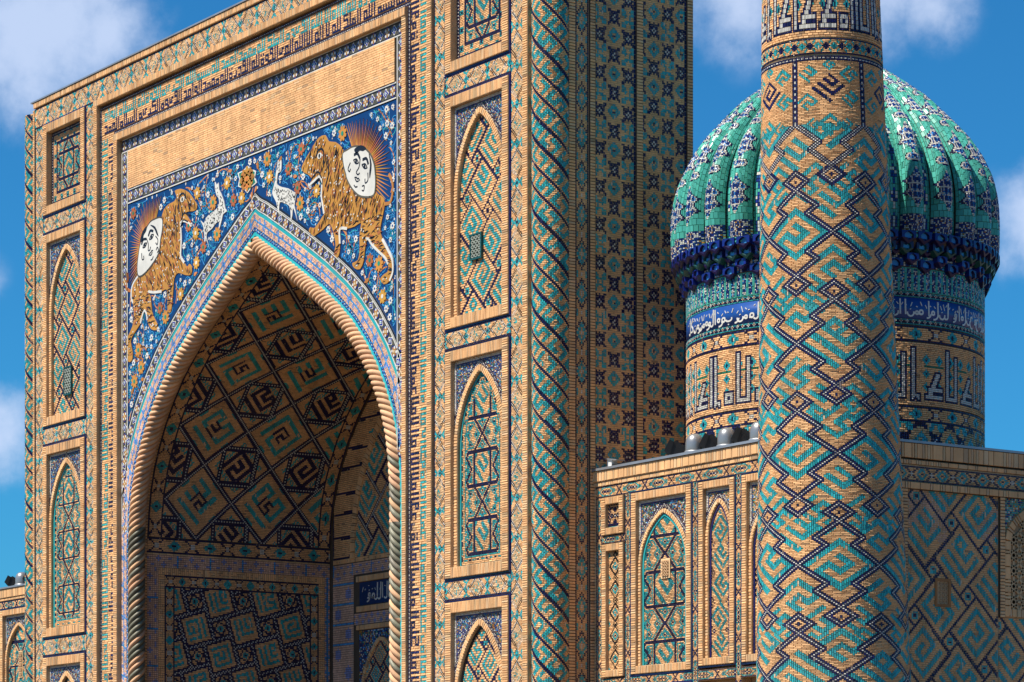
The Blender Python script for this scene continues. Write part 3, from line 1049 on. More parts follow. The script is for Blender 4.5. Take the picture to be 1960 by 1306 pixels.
# ---- piers -------------------------------------------------------------
def border_v(root, x0, x1, z0, z1, Y=0.0):
    return slab('lozenge_border', root, x0, x1, z0, z1, Y, lambda c: p_diamond_border(c, True), .036, .036, .26, {1: (4, 1), 8: (4, 1), 2: (1, 2)}, gap=(.004, .004), h=.009)
def border_h(root, x0, x1, z0, z1, Y=0.0):
    return slab('lozenge_border', root, x0, x1, z0, z1, Y, lambda c: p_diamond_border(c, False), .036, .036, .26, {1: (4, 1), 8: (4, 1), 2: (1, 2)}, gap=(.004, .004), h=.009)
PZ = [(20.67, 23.56), (13.92, 20.03), (7.18, 13.27), (1.4, 6.52)]
PZR = [(20.10, 23.00), (13.58, 19.48), (7.22, 13.0), (1.2, 6.60)]
def pier(xa, xb, xc_, xd, zs, right):
    """borders xa-xb and xc_-xd, niches between"""
    ztop = 23.56
    border_v(portal, xa, xb, 2.2, ztop); border_v(portal, xc_, xd, 2.2, ztop)
    x0, x1 = xb + .05, xc_ - .05
    for i, (z0, z1) in enumerate(zs):
        if i:
            border_h(portal, xb, xc_, z1 + .06, zs[i - 1][0] - .06)
    top = zs[0][1]
    if top < 23.5:
        border_h(portal, xb, xc_, top + .06, 23.56)
    niche(portal, 0, x0, x1, zs[0][0], zs[0][1], 'rect')
    xm = (x0 + x1) / 2
    z0, z1 = zs[1]
    niche(portal, 0, x0, x1, z0, z1, 'pin', lattice=(10.47, 11.0, 15.2, 15.86) if right else (xm - .25, xm + .30, z0 + .85, z0 + 1.75), seed=1, rise=2.0, a=.98, b=.34, trim=None, rim=.15)
    z0, z1 = zs[2]
    niche(portal, 0, x0, x1, z0, z1, 'star', rise=1.9, period=1.72, side=.25, cell=.043, rim=.15)
    z0, z1 = zs[3]
    niche(portal, 0, x0, x1, z0, z1, 'pin', rise=1.9, a=.74, b=.26, seed=4, trim=9, rim=.15)
pier(-14.80, -14.22, -11.14, -10.50, PZ, False)
pier(8.95, 9.47, 12.44, 13.00, PZR, True)

# ---- parapet, rails and friezes ----------------------------------------
hrail(portal, -14.86, 13.24, 24.24, 24.42, -.05, .32, 1, 'parapet_course')
box('coping', portal, GREYMETAL, -15.0, 13.4, -.09, .6, 24.425, 24.47)
border_h(portal, -14.86, 13.0, 23.58, 24.22)
vrail(portal, -14.94, -14.82, 2.2, 24.2, -.03, .3)
vrail(portal, 13.02, 13.24, 2.2, 24.2, -.05, .32)
# inner frame: rail, dotted line, kufic, dotted line, rail
ZF = dict(rail=(23.37, 23.57), dot=(23.24, 23.31), txt=(22.44, 23.22), dot2=(22.31, 22.41), rail2=(22.06, 22.28))
hrail(portal, -10.46, 8.90, *ZF['rail'], -.09, .36)
vrail(portal, -10.46, -10.23, 2.2, 23.37, -.09, .36)
vrail(portal, 8.68, 8.90, 2.2, 23.37, -.07, .34)
def frieze(name, x0, x1, z0, z1, rotated, seed, outer_left):
    s = box(name, portal, MORTAR, x0, x1, .05, .28, z0, z1)
    u = .0655
    cv = Canvas(x0, x1, z0, z1, u)
    if not rotated:
        t1 = kufic_line(cv.nc - 2, 6, seed); t2 = kufic_line(cv.nc - 2, 6, seed + 1)
        nr = cv.nr
        for (t, r0, k) in ((t1, 0, 3), (t2, nr - 6, 2)):
            for r in range(6):
                row = t[5 - r]
                cols = np.nonzero(row)[0] + 1
                cv.G[r0 + r, cols] = k
        # tall navy letters reach up between the turquoise ones
        for c in range(2, cv.nc - 2):
            if cv.G[5, c] == 3 and cv.G[0, c] == 3 and (cv.G[6:9, c - 1:c + 2] != 2).all() and nr > 12:
                cv.G[6, c] = 3
    else:
        L1 = kufic_line(cv.nr - 2, 6, seed); L2 = kufic_line(cv.nr - 2, 6, seed + 1)
        nc = cv.nc
        for (t, c0, k) in ((L1, 0, 3), (L2, nc - 6, 2)):
            for r in range(6):
                row = t[5 - r]
                ids = np.nonzero(row)[0] + 1
                if outer_left:      # baseline towards the arch
                    cv.G[cv.nr - 1 - ids, nc - 1 - (c0 + r)] = k
                else:
                    cv.G[ids, c0 + r] = k
    field(s, cv, front(.05), split=(3, 2), piece='letter', minc=5, maxn=300, gap=(.010, .010),
          rule={1: (4, 1), 3: (1, 2), 2: (1, 2)} if not rotated else {1: (4, 1), 3: (2, 1), 2: (2, 1)}, h=.016)
    return s
frieze('inscription_frieze', -10.14, 8.60, *ZF['txt'], False, 11, None)
frieze('inscription_frieze', -10.12, -9.29, 2.2, 22.42, True, 21, True)
frieze('inscription_frieze', 7.76, 8.60, 2.2, 22.42, True, 31, False)
def dotline(x0, x1, z0, z1, vert):
    return slab('dotted_line', portal, x0, x1, z0, z1, .04, lambda c: p_dotted(c, vert), (x1 - x0) / 3 if vert else .034, .034 if vert else (z1 - z0) / 3, .22, {3: (1, 1)}, gap=(.004, .004), h=.012)
dotline(-10.20, 8.66, *ZF['dot'], False)
dotline(-10.21, -10.13, 2.2, 23.22, True); dotline(8.605, 8.675, 2.2, 23.22, True)
dotline(-9.27, 7.74, *ZF['dot2'], False)
dotline(-9.27, -9.18, 2.2, 22.3, True); dotline(7.64, 7.74, 2.2, 22.3, True)
hrail(portal, -9.16, 7.62, *ZF['rail2'], -.07, .34)
vrail(portal, -9.16, -8.90, 2.2, 22.06, -.07, .34); vrail(portal, 7.42, 7.62, 2.2, 22.06, -.04, .30)

# ---- blank brick panel ---------------------------------------------------
def running(cv):
    cv.G[:] = 1
    cv.G[rs.rand(*cv.G.shape) < .05] = 8
s = slab('brick_panel', portal, -8.45, 6.9, 20.5, 21.66, .07, None, back=.2)
def bond_panel(parent, x0, x1, z0, z1, Y, bw=.29, bh=.064):
    Rr = []; K = []
    nz_ = int(round((z1 - z0) / bh)); bh = (z1 - z0) / nz_
    for j in range(nz_):
        x = x0 - rs.rand() * bw
        while x < x1:
            w = bw * rs.uniform(.85, 1.1)
            a, b = max(x, x0), min(x + w, x1)
            if b - a > .03:
                Rr.append((a, b, z0 + j * bh, z0 + (j + 1) * bh)); K.append(8 if rs.rand() < .05 else 1)
            x += w
    o = link('brickwork', tile_mesh('brickwork', np.array(Rr), np.array(K), front(Y), .010, (.005, .005), jit=.002), parent)
    o['kind'] = 'stuff'
bond_panel(s, -8.45, 6.9, 20.5, 21.66, .07)

# ---- spandrel with tigers --------------------------------------------------
YS = .10
ARCH = LEFTP[1:] + RIGHTP[1:-1][::-1]
pmA = PathMap(ARCH, YS, 600)
def arch_outline(off):
    t = np.linspace(0, pmA.L, 160)
    P = pmA(t, t * 0 + off, t * 0)
    pts = [(float(p[0]), float(p[2])) for p in P]
    # keep the two sides from crossing at the crown
    l = [p for p in pts if p[0] <= PXC - .001]; r = [p for p in pts if p[0] > PXC + .001]
    l = [p for i, p in enumerate(l)]
    # crown point by extending both sides
    lz = l[-8:]
    (xa, za), (xb, zb) = lz[0], lz[4]
    zc = zb + (zb - za) / (xb - xa + 1e-9) * (PXC - xb)
    l = [p for p in l if p[0] < PXC - .05 and p[1] < zc]
    r = [(2 * PXC - x, z) for x, z in l][::-1]
    return l + [(PXC, zc)] + r
OFFS = 1.12
SX0, SX1, SZ1 = -8.48, 6.98, 20.03
so = arch_outline(OFFS)
so = [p for p in so if SX0 < p[0] < SX1 and p[1] > 10.4]
zl = [p for p in arch_outline(OFFS) if p[0] <= SX0]
sp_poly = [(SX0, SZ1), (SX0, so[0][1] - .1)] + so + [(SX1, so[-1][1] - .1), (SX1, SZ1)]
# split in two halves for clean triangles
lh = [(SX0, SZ1), (SX0, so[0][1] - .1)] + [p for p in so if p[0] <= PXC + 1e-6] + [(PXC, SZ1)]
rh = [(PXC, SZ1)] + [p for p in so if p[0] >= PXC - 1e-6] + [(SX1, so[-1][1] - .1), (SX1, SZ1)]
V, F = plate(lh, front(YS), 0.0, -.18)
V2, F2 = plate(rh, front(YS), 0.0, -.18)
spand = link('spandrel', raw_mesh('spandrel', *(lambda m: (m.V, m.F))(MB().add(V, F).add(V2, F2)), [CLS[10]]), portal)
fS = front(YS)

# outlines measured on the wall, metres
TIGER_R = [(3.3,19.81), (2.97,19.81), (2.72,19.68), (2.54,19.55), (2.36,19.44), (2.14,19.28), (2.03,19.15), (2.14,19.02), (2.4,18.9), (2.61,18.73), (2.51,18.67), (2.41,18.59), (2.71,18.67), (3.01,18.74), (3.13,18.53), (3.11,18.21), (3.17,17.95), (3.25,17.68), (3.16,17.62), (2.91,17.46), (2.69,17.38), (2.51,17.44), (2.43,17.35), (2.66,17.17), (2.86,17.19), (3.2,17.26), (3.5,17.36), (3.65,17.24), (3.79,16.96), (3.86,16.7), (3.77,16.49), (3.93,16.36), (4.06,16.47), (4.09,16.71), (4.09,17.11), (4.47,17.06), (4.85,17.05), (5.18,17.1), (5.14,16.93), (5.1,16.69), (5.11,16.37), (5.02,16.12), (4.73,16.09), (4.83,15.94), (5.13,15.86), (5.32,16.06), (5.37,16.3), (5.47,16.59), (5.56,16.6), (5.75,16.41), (6.07,16.18), (6.4,15.96), (6.56,15.76), (6.53,15.57), (6.35,15.53), (6.16,15.43), (6.35,15.26), (6.63,15.31), (6.79,15.53), (6.76,15.85), (6.53,16.15), (6.26,16.47), (6.16,16.75), (6.28,17.07), (6.37,17.32), (6.35,17.5), (6.16,17.65), (5.79,17.8), (4.94,18.19), (4.42,18.44), (4.35,18.87), (4.27,19.14), (4.18,19.3), (3.83,19.52), (3.47,19.61)]
FACE_R = [(5.05,19.14), (4.74,19.18), (4.49,19.15), (4.28,19.12), (4.27,18.96), (4.34,18.73), (4.44,18.52), (4.47,18.43), (4.68,18.17), (5.04,17.89), (5.42,17.76), (5.82,17.73), (5.91,17.94), (5.91,18.21), (5.9,18.24), (5.85,18.5), (5.66,18.8), (5.37,19.02)]
TIGER_L = [(-5.43,19.89), (-5.17,19.9), (-4.96,19.86), (-4.57,19.69), (-4.24,19.41), (-4.04,19.22), (-4.1,19.1), (-4.29,19.09), (-4.57,19.13), (-4.75,19.11), (-4.61,18.97), (-4.4,18.76), (-4.38,18.68), (-4.61,18.82), (-4.89,18.91), (-5.06,18.88), (-5.04,18.79), (-5.01,18.32), (-5.04,17.89), (-4.83,17.66), (-4.66,17.5), (-4.52,17.58), (-4.36,17.45), (-4.41,17.25), (-4.76,17.29), (-5.22,17.43), (-5.46,17.3), (-5.53,16.91), (-5.61,16.52), (-5.69,16.34), (-5.88,16.4), (-5.89,16.8), (-5.96,17.06), (-6.25,17.04), (-6.72,17.09), (-7.12,17.17), (-6.97,16.97), (-6.88,16.52), (-6.72,16.29), (-6.52,16.06), (-6.61,15.94), (-6.9,16.0), (-7.08,16.14), (-7.19,16.33), (-7.25,16.54), (-7.41,16.63), (-7.63,16.29), (-8.11,16.02), (-8.28,15.81), (-8.15,15.45), (-8.21,15.25), (-8.44,15.24), (-8.53,15.57), (-8.56,15.91), (-8.3,16.15), (-8.07,16.46), (-8.13,16.98), (-8.24,17.23), (-8.15,17.52), (-7.78,17.74), (-6.97,17.98), (-6.54,18.24), (-6.43,18.63), (-6.32,19.01), (-6.27,19.22), (-6.12,19.46), (-5.79,19.57), (-5.46,19.59), (-5.31,19.71)]
FACE_L = [(-6.25,19.22), (-6.75,19.25), (-7.04,19.19), (-7.37,18.96), (-7.61,18.69), (-7.74,18.34), (-7.81,18.01), (-7.74,17.76), (-7.41,17.76), (-6.9,17.95), (-6.45,18.23), (-6.33,18.61), (-6.21,18.92)]
DEER_R = [(0.72,19.63), (0.8,19.56), (0.91,19.6), (0.92,19.41), (0.87,19.27), (0.72,19.26), (0.67,19.06), (0.67,18.95), (0.91,18.84), (1.28,18.73), (1.58,18.58), (1.74,18.56), (1.91,18.65), (1.87,18.58), (1.74,18.47), (1.69,18.35), (1.64,18.18), (1.71,17.98), (1.78,17.75), (1.69,17.95), (1.56,18.14), (1.52,17.94), (1.43,17.77), (1.43,17.99), (1.35,18.23), (1.06,18.36), (0.83,18.43), (0.78,18.22), (0.82,18.03), (0.72,18.23), (0.62,18.47), (0.5,18.61), (0.4,18.76), (0.46,18.9), (0.56,19.08), (0.61,19.3), (0.68,19.47)]
DEER_L = [(-2.95,19.7), (-2.85,19.58), (-2.73,19.64), (-2.69,19.42), (-2.57,19.26), (-2.41,19.02), (-2.33,18.81), (-2.25,18.72), (-2.45,18.68), (-2.53,18.54), (-2.73,18.23), (-2.69,18.49), (-2.89,18.49), (-3.13,18.37), (-3.41,18.31), (-3.45,18.16), (-3.33,17.87), (-3.49,18.13), (-3.62,17.87), (-3.58,18.18), (-3.62,18.38), (-3.66,18.54), (-3.82,18.73), (-3.62,18.61), (-3.49,18.75), (-3.21,18.83), (-2.89,18.89), (-2.69,18.99), (-2.73,19.19), (-2.85,19.29), (-2.94,19.5)]
MEDAL = [(-1.03,19.8), (-0.8,19.66), (-0.53,19.55), (-0.61,19.38), (-0.49,19.22), (-0.8,19.15), (-1.03,19.02), (-1.27,19.21), (-1.58,19.31), (-1.5,19.51), (-1.6,19.7), (-1.27,19.71)]
TAIL_R = [(6.37,17.38), (6.63,17.37), (6.74,17.5), (6.79,17.71), (6.74,17.93), (6.58,18.13)]
TAIL_L = [(-8.22,17.36), (-8.48,17.44), (-8.59,17.59), (-8.48,17.75), (-8.52,17.96)]

def centroid(P): P = np.array(P); return P.mean(0)
RAYS = []
def tiger(outline, face, tail, side):
    out = smooth_closed(outline, 2)
    ox, oz = centroid(outline)
    t = plate_obj('tiger', portal, out, fS, CLS[5], .020)
    t['label'] = 'right striped mosaic tiger with a sun face' if side > 0 else 'left striped mosaic tiger with a sun face'
    # rays behind the face
    fc = centroid(face)
    fr = max(math.hypot(p[0] - fc[0], p[1] - fc[1]) for p in face)
    x0, x1 = min(p[0] for p in outline), max(p[0] for p in outline)
    polys = []
    ext = np.array(face)
    for i in range(44):
        a = R_(118 - i * 4.1) if side > 0 else R_(62 + i * 4.1)
        d = np.array([math.cos(a), math.sin(a)])
        r0 = max(0.3, ((ext - fc) @ d).max() * .97)
        ln = .62 + .16 * (i % 2)
        p1 = fc + d * (r0 + ln)
        if p1[1] > 19.93 or p1[0] > 6.88 or p1[0] < -8.40:
            k = 1.0
            while k > .05 and ((fc + d * (r0 + ln * k))[1] > 19.93 or not (-8.40 < (fc + d * (r0 + ln * k))[0] < 6.88)): k -= .05
            p1 = fc + d * (r0 + ln * k)
        polys.append(np.array([fc + d * (r0 - .1), p1]))
    RAYS.append(polys)
    V, F = [], []
    for i, P in enumerate(polys):
        d = P[1] - P[0]; n = np.array([-d[1], d[0]]) / (np.hypot(*d) + 1e-9) * .027
        v, f = plate([tuple(P[0] - n), tuple(P[1]), tuple(P[0] + n)], fS, .014)
        o = len(V); V += v; F += [tuple(j + o for j in q) for q in f]
    r = link('sun_rays', raw_mesh('sun_rays', V, F, [CLS[5], CLS[13]], [1 if (j // 5) % 3 else 0 for j in range(len(F))], rs.rand(len(F))), t)
    r['kind'] = 'stuff'
    # halo rim and the face
    fo = smooth_closed(face, 3)
    V, F = ribbons([np.vstack([fo, fo[:1]])], .10, fS, .028)
    link('halo', raw_mesh('halo', V, F, [CLS[12]]), t)
    fp = plate_obj('sun_face', t, fo, fS, CLS[4], .030)
    # features of the face, turned towards the head
    fw = max(p[0] for p in face) - min(p[0] for p in face); fh = max(p[1] for p in face) - min(p[1] for p in face)
    ang = R_(24) * -side
    def loc(u, v):
        u, v = u * fw * .5, v * fh * .5
        return (fc[0] + u * math.cos(ang) - v * math.sin(ang), fc[1] + u * math.sin(ang) + v * math.cos(ang))
    def cur(pts): return smooth_open([loc(*p) for p in pts], 6)
    s = side
    black = []
    thick = [cur([(-.50, .42), (-.30, .52), (-.08, .40)]), cur([(.10, .40), (.32, .50), (.52, .34)])]
    thin = [cur([(-.46, .24), (-.28, .32), (-.10, .22)]), cur([(-.46, .24), (-.28, .16), (-.10, .22)]),
            cur([(.12, .22), (.32, .30), (.50, .20)]), cur([(.12, .22), (.32, .14), (.50, .20)]),
            cur([(-.06, .40), (-.02, .10), (-.12, -.12), (.0, -.18), (.10, -.10)]),
            cur([(-.16, -.34), (-.05, -.30), (.02, -.33), (.10, -.30), (.20, -.35)]), cur([(-.10, -.37), (.02, -.43), (.14, -.38)]),
            cur([(-.10, -.60), (.02, -.64), (.14, -.59)]),
            cur([(-.62, .10), (-.68, -.15), (-.56, -.22), (-.52, -.10)]), cur([(.60, .05), (.70, -.2), (.58, -.34), (.50, -.2)]),
            cur([(.42, -.5), (.55, -.45), (.58, -.62), (.46, -.64)])]
    V, F = ribbons(thick, .075, fS, .036); v, f = ribbons(thin, .035, fS, .036)
    mb = MB().add(V, F).add(v, f)
    for (u, w) in ((-.28, .23), (.31, .21)):
        c = loc(u, w)
        v, f = plate([(c[0] + .05 * math.cos(a), c[1] + .05 * math.sin(a)) for a in np.linspace(0, 2 * pi, 9)[:-1]], fS, .036); mb.add(v, f)
    v, f = plate(smooth_closed([loc(-.55, .62), loc(-.2, .86), (loc(.15, .84)), loc(.02, .70), loc(-.2, .66), loc(-.36, .50)], 3), fS, .036); mb.add(v, f)
    v, f = plate(smooth_closed([loc(.40, .72), loc(.72, .40), loc(.80, -.1), loc(.70, .05), loc(.62, .38)], 3), fS, .036); mb.add(v, f)
    link('face_lines', mb.mesh('face_lines', CLS[9]), fp)
    # stripes and flecks of the coat
    V = []; F = []; V2 = []; F2 = []; V3 = []; F3 = []
    oa = np.array(out); fa = np.array(fo)
    n = 0
    bx0, bx1, bz0, bz1 = oa[:, 0].min(), oa[:, 0].max(), oa[:, 1].min(), oa[:, 1].max()
    shr = oc = centroid(outline)
    while n < 2600:
        p = np.array([rs.uniform(bx0, bx1), rs.uniform(bz0, bz1)])
        tries = [p + q for q in ((.05, 0), (-.05, 0), (0, .07), (0, -.07))]
        n += 1
        if not inside(oa, np.array([q[0] for q in tries]), np.array([q[1] for q in tries])).all(): continue
        if inside(fa, np.array([p[0]]), np.array([p[1]]))[0]: continue
        a = R_(rs.uniform(50, 85)) if side > 0 else R_(rs.uniform(95, 130))
        low = p[1] < bz0 + (bz1 - bz0) * .42
        if low: a = R_(rs.uniform(-25, 25)) + (pi if side < 0 else 0)
        l = rs.uniform(.12, .25)
        k = rs.rand()
        d = np.array([math.cos(a), math.sin(a)]) * l * .5; nn = np.array([-d[1], d[0]]) * .22
        if k < .62:
            v, f = plate([tuple(p - d), tuple(p + nn), tuple(p + d), tuple(p - nn * .3)], fS, .027)
            o = len(V); V += v; F += [tuple(j + o for j in q) for q in f]
        elif k < .80:
            v, f = plate([tuple(p + .026 * np.array([math.cos(b), math.sin(b)])) for b in np.linspace(0, 2 * pi, 6)[:-1]], fS, .028)
            o = len(V2); V2 += v; F2 += [tuple(j + o for j in q) for q in f]
        else:
            v, f = plate([tuple(p - d), tuple(p + nn * 1.4), tuple(p + d), tuple(p - nn * 1.4)], fS, .025)
            o = len(V3); V3 += v; F3 += [tuple(j + o for j in q) for q in f]
    for nm, v, f, k in (('stripes', V, F, 9), ('flecks', V2, F2, 4), ('rust_patches', V3, F3, 13)):
        o = link(nm, raw_mesh(nm, v, f, [CLS[k]]), t); o['kind'] = 'stuff'
    # head: eye, mane line
    ribbon_obj('tail', t, [smooth_open(tail, 6)], .09, fS, CLS[13], .022)
    return t
tr = tiger(TIGER_R, FACE_R, TAIL_R, 1)
tl = tiger(TIGER_L, FACE_L, TAIL_L, -1)
def eye(t, c, s):
    v, f = plate([(c[0] + .12 * math.cos(a), c[1] + .085 * math.sin(a)) for a in np.linspace(0, 2 * pi, 11)[:-1]], fS, .032)
    e = link('eye', raw_mesh('eye', v, f, [CLS[4]]), t)
    v, f = plate([(c[0] + .045 * math.cos(a), c[1] + .06 * math.sin(a)) for a in np.linspace(0, 2 * pi, 9)[:-1]], fS, .037)
    link('pupil', raw_mesh('pupil', v, f, [CLS[9]]), e)
    ribbon_obj('brow', t, [smooth_open([(c[0] - s * .22, c[1] - .02), (c[0] - s * .05, c[1] + .17), (c[0] + s * .2, c[1] + .10), (c[0] + s * .22, c[1] - .35)], 6)], .05, fS, CLS[9], .030)
    ribbon_obj('whisker_line', t, [smooth_open([(c[0] - s * .45, c[1] - .55), (c[0] - s * .1, c[1] - .42), (c[0] + s * .1, c[1] - .62)], 6), smooth_open([(c[0] - s * .35, c[1] - .72), (c[0] - s * .05, c[1] - .62), (c[0] + s * .12, c[1] - .8)], 6), smooth_open([(c[0] + s * .3, c[1] - .9), (c[0] + s * .48, c[1] - .55), (c[0] + s * .42, c[1] - .1)], 6)], .04, fS, CLS[9], .030)
eye(tr, (3.02, 19.30), 1); eye(tl, (-4.93, 19.55), -1)
# white edges of throat, belly and haunch
def edge(t, outline, rng, w=.07):
    P = [outline[i] for i in rng]
    ribbon_obj('white_edge', t, [smooth_open(P, 4)], w, fS, CLS[4], .026)
edge(tr, TIGER_R, range(11, 18)); edge(tr, TIGER_R, range(33, 36), .08); edge(tr, TIGER_R, range(47, 53)); edge(tr, TIGER_R, range(57, 62))
edge(tl, TIGER_L, range(11, 20)); edge(tl, TIGER_L, range(33, 36), .08); edge(tl, TIGER_L, range(43, 47)); edge(tl, TIGER_L, range(56, 61))
def deer(outline, lab):
    out = smooth_closed(outline, 2)
    t = plate_obj('deer', portal, out, fS, CLS[4], .020)
    t['label'] = lab
    oa = np.array(out)
    V = []; F = []
    for _ in range(420):
        p = (rs.uniform(oa[:, 0].min(), oa[:, 0].max()), rs.uniform(oa[:, 1].min(), oa[:, 1].max()))
        if not inside(oa, np.array([p[0] + .04, p[0] - .04]), np.array([p[1], p[1]])).all(): continue
        v, f = plate([(p[0] + .018 * math.cos(a), p[1] + .026 * math.sin(a)) for a in np.linspace(0, 2 * pi, 5)[:-1]], fS, .026)
        o = len(V); V += v; F += [tuple(j + o for j in q) for q in f]
    o = link('coat_spots', raw_mesh('coat_spots', V, F, [CLS[9]]), t); o['kind'] = 'stuff'
deer(DEER_R, 'right white spotted mosaic deer'); deer(DEER_L, 'left white spotted mosaic deer')
md = plate_obj('star_medallion', portal, smooth_closed(MEDAL, 2), fS, CLS[4], .016)
mc = centroid(MEDAL)
v, f = plate([(mc[0] + (x - mc[0]) * .86, mc[1] + (z - mc[1]) * .88) for x, z in smooth_closed(MEDAL, 2)], fS, .021)
link('ground', raw_mesh('medallion_ground', v, f, [CLS[6]]), md)
for i in range(9):
    a = i * 2 * pi / 8
    rr = 0 if i == 8 else 1
    o = link('petal', flower_mesh('petal', .15, 4, 5, 13), md); o.location = (mc[0] + rr * .28 * math.cos(a), YS - .02, mc[1] + rr * .21 * math.sin(a))
# flowers, leaves and stems over the blue ground
BLOCK = [np.array(smooth_closed(p, 2)) for p in (TIGER_R, TIGER_L, DEER_R, DEER_L, MEDAL)] + [np.array(smooth_closed(FACE_R, 2)), np.array(smooth_closed(FACE_L, 2))]
spa = np.array(sp_poly)
FG = .02
gx, gz = np.meshgrid(np.arange(SX0, SX1, FG), np.arange(10.0, SZ1, FG))
FREE = inside(spa, gx, gz)
for b_ in BLOCK:
    FREE &= ~inside(b_, gx, gz)
for polys in RAYS:
    hull = [tuple(P[1]) for P in polys] + [tuple(P[0]) for P in polys][::-1]
    FREE &= ~inside(hull, gx, gz)
def free(x, z, m, rays=False):
    for dx, dz in ((0, 0), (m, 0), (-m, 0), (0, m), (0, -m)):
        i = int((z + dz - 10.0) / FG); j = int((x + dx - SX0) / FG)
        if not (0 <= i < FREE.shape[0] and 0 <= j < FREE.shape[1] and FREE[i, j]): return False
    return True
WF = [flower_mesh('flower', .078, 6, 4, 10), flower_mesh('flower', .062, 5, 4, 14), flower_mesh('flower', .105, 7, 4, 10)]
OF = [flower_mesh('flower', .22, 8, 5, 6), flower_mesh('flower', .19, 7, 13, 6), flower_mesh('flower', .20, 8, 5, 4)]
LF = [leaf_mesh('leaf', .26, .13, 5), leaf_mesh('leaf', .22, .12, 13), leaf_mesh('leaf', .15, .08, 14)]
placed = []
def put_free(mesh, name, r, tries, count, my):
    n = 0
    for _ in range(tries):
        if n >= count: break
        x, z = rs.uniform(SX0, SX1), rs.uniform(11, SZ1)
        if not free(x, z, r): continue
        if any((x - a) ** 2 + (z - b) ** 2 < (r + q) ** 2 * .8 for a, b, q in placed): continue
        placed.append((x, z, r))
        o = link(name, mesh[n % len(mesh)], spand)
        o.location = (x, YS - .006 - my, z)
        o.rotation_euler = (0, rs.uniform(0, 6.28), 0)
        n += 1
put_free(OF, 'flower', .26, 4000, 28, .004)
put_free(WF, 'flower', .15, 9000, 170, .002)
put_free(LF, 'leaf', .13, 4000, 70, .001)
# stems: fine turquoise scrolls and rust tendrils
def scrolls(n, ln, w, k, nm, curl):
    polys = []
    tries = 0
    while len(polys) < n and tries < n * 40:
        tries += 1
        x, z = rs.uniform(SX0, SX1), rs.uniform(11, SZ1); a = rs.uniform(0, 6.28); c = rs.uniform(-curl, curl)
        P = []
        for i in range(12):
            if not free(x, z, .04): break
            P.append((x, z)); x += ln / 12 * math.cos(a); z += ln / 12 * math.sin(a); a += c; c *= 1.12
        if len(P) > 4: polys.append(np.array(P))
    o = ribbon_obj(nm, spand, polys, w, fS, CLS[k], .005); o['kind'] = 'stuff'
scrolls(420, .8, .022, 14, 'scrolling_stems', .45)
scrolls(170, .7, .022, 2, 'scrolling_stems', .5)
scrolls(60, 1.5, .035, 13, 'rust_tendrils', .28)
V = []; F = []
for _ in range(1500):
    x, z = rs.uniform(SX0, SX1), rs.uniform(11, SZ1)
    if not free(x, z, .05): continue
    r = rs.uniform(.02, .045)
    v, f = plate([(x + r * math.cos(a) * .8, z + r * math.sin(a) * 1.2) for a in np.linspace(0, 2 * pi, 6)[:-1]], fS, .009)
    o = len(V); V += v; F += [tuple(j + o for j in q) for q in f]
o = link('buds', raw_mesh('buds', V, F, [CLS[4]]), spand); o['kind'] = 'stuff'

# ---- flower borders -------------------------------------------------------
def rosette_run(parent, pts, Y, step=.34, s0=.18):
    """alternate big and small medallions along a polyline"""
    d = np.r_[0, np.cumsum(np.hypot(*np.diff(np.array(pts), axis=0).T))]
    n = max(1, int(d[-1] / step))
    for i in range(n):
        t = (i + .5) * d[-1] / n
        x = np.interp(t, d, [p[0] for p in pts]); z = np.interp(t, d, [p[1] for p in pts])
        o = link('rosette', ROS_B if i % 2 == 0 else ROS_S, parent)
        o.location = (x, Y, z)
        o.rotation_euler = (0, -math.atan2(pts[-1][1] - pts[0][1], pts[-1][0] - pts[0][0]), 0)
def border_band(name, pts_center, width, Y, m=CLS[12]):
    b = ribbon_obj(name, portal, [pts_center], width, front(Y), m, .0)
    return b
def flower_border(name, a, b, width):
    horizontal = abs(a[1] - b[1]) < 1e-6
    if horizontal: s = box(name, portal, CLS[12], a[0], b[0], .09, .26, a[1] - width / 2, a[1] + width / 2)
    else: s = box(name, portal, CLS[12], a[0] - width / 2, a[0] + width / 2, .09, .26, a[1], b[1])
    rosette_run(s, [a, b], .088)
    for e, k in ((.5, 4), (.44, 9), (-.5, 4), (-.44, 9)):
        off = width * e
        P = [(a[0], a[1] + off), (b[0], b[1] + off)] if horizontal else [(a[0] + off, a[1]), (b[0] + off, b[1])]
        if horizontal or abs(e) == .5:
            V, F = ribbons([P], .035 if k == 4 else .05, front(.09), .012 if k == 4 else .009)
            link('edge_line', raw_mesh('edge_line', V, F, [CLS[k]]), s)
    return s
flower_border('flower_border', (-8.85, 21.86), (7.38, 21.86), .38)
flower_border('flower_border', (-8.46, 20.27), (6.96, 20.27), .40)
flower_border('flower_border', (-8.68, 10.0), (-8.68, 21.66), .36)
flower_border('flower_border', (7.20, 10.6), (7.20, 21.66), .38)

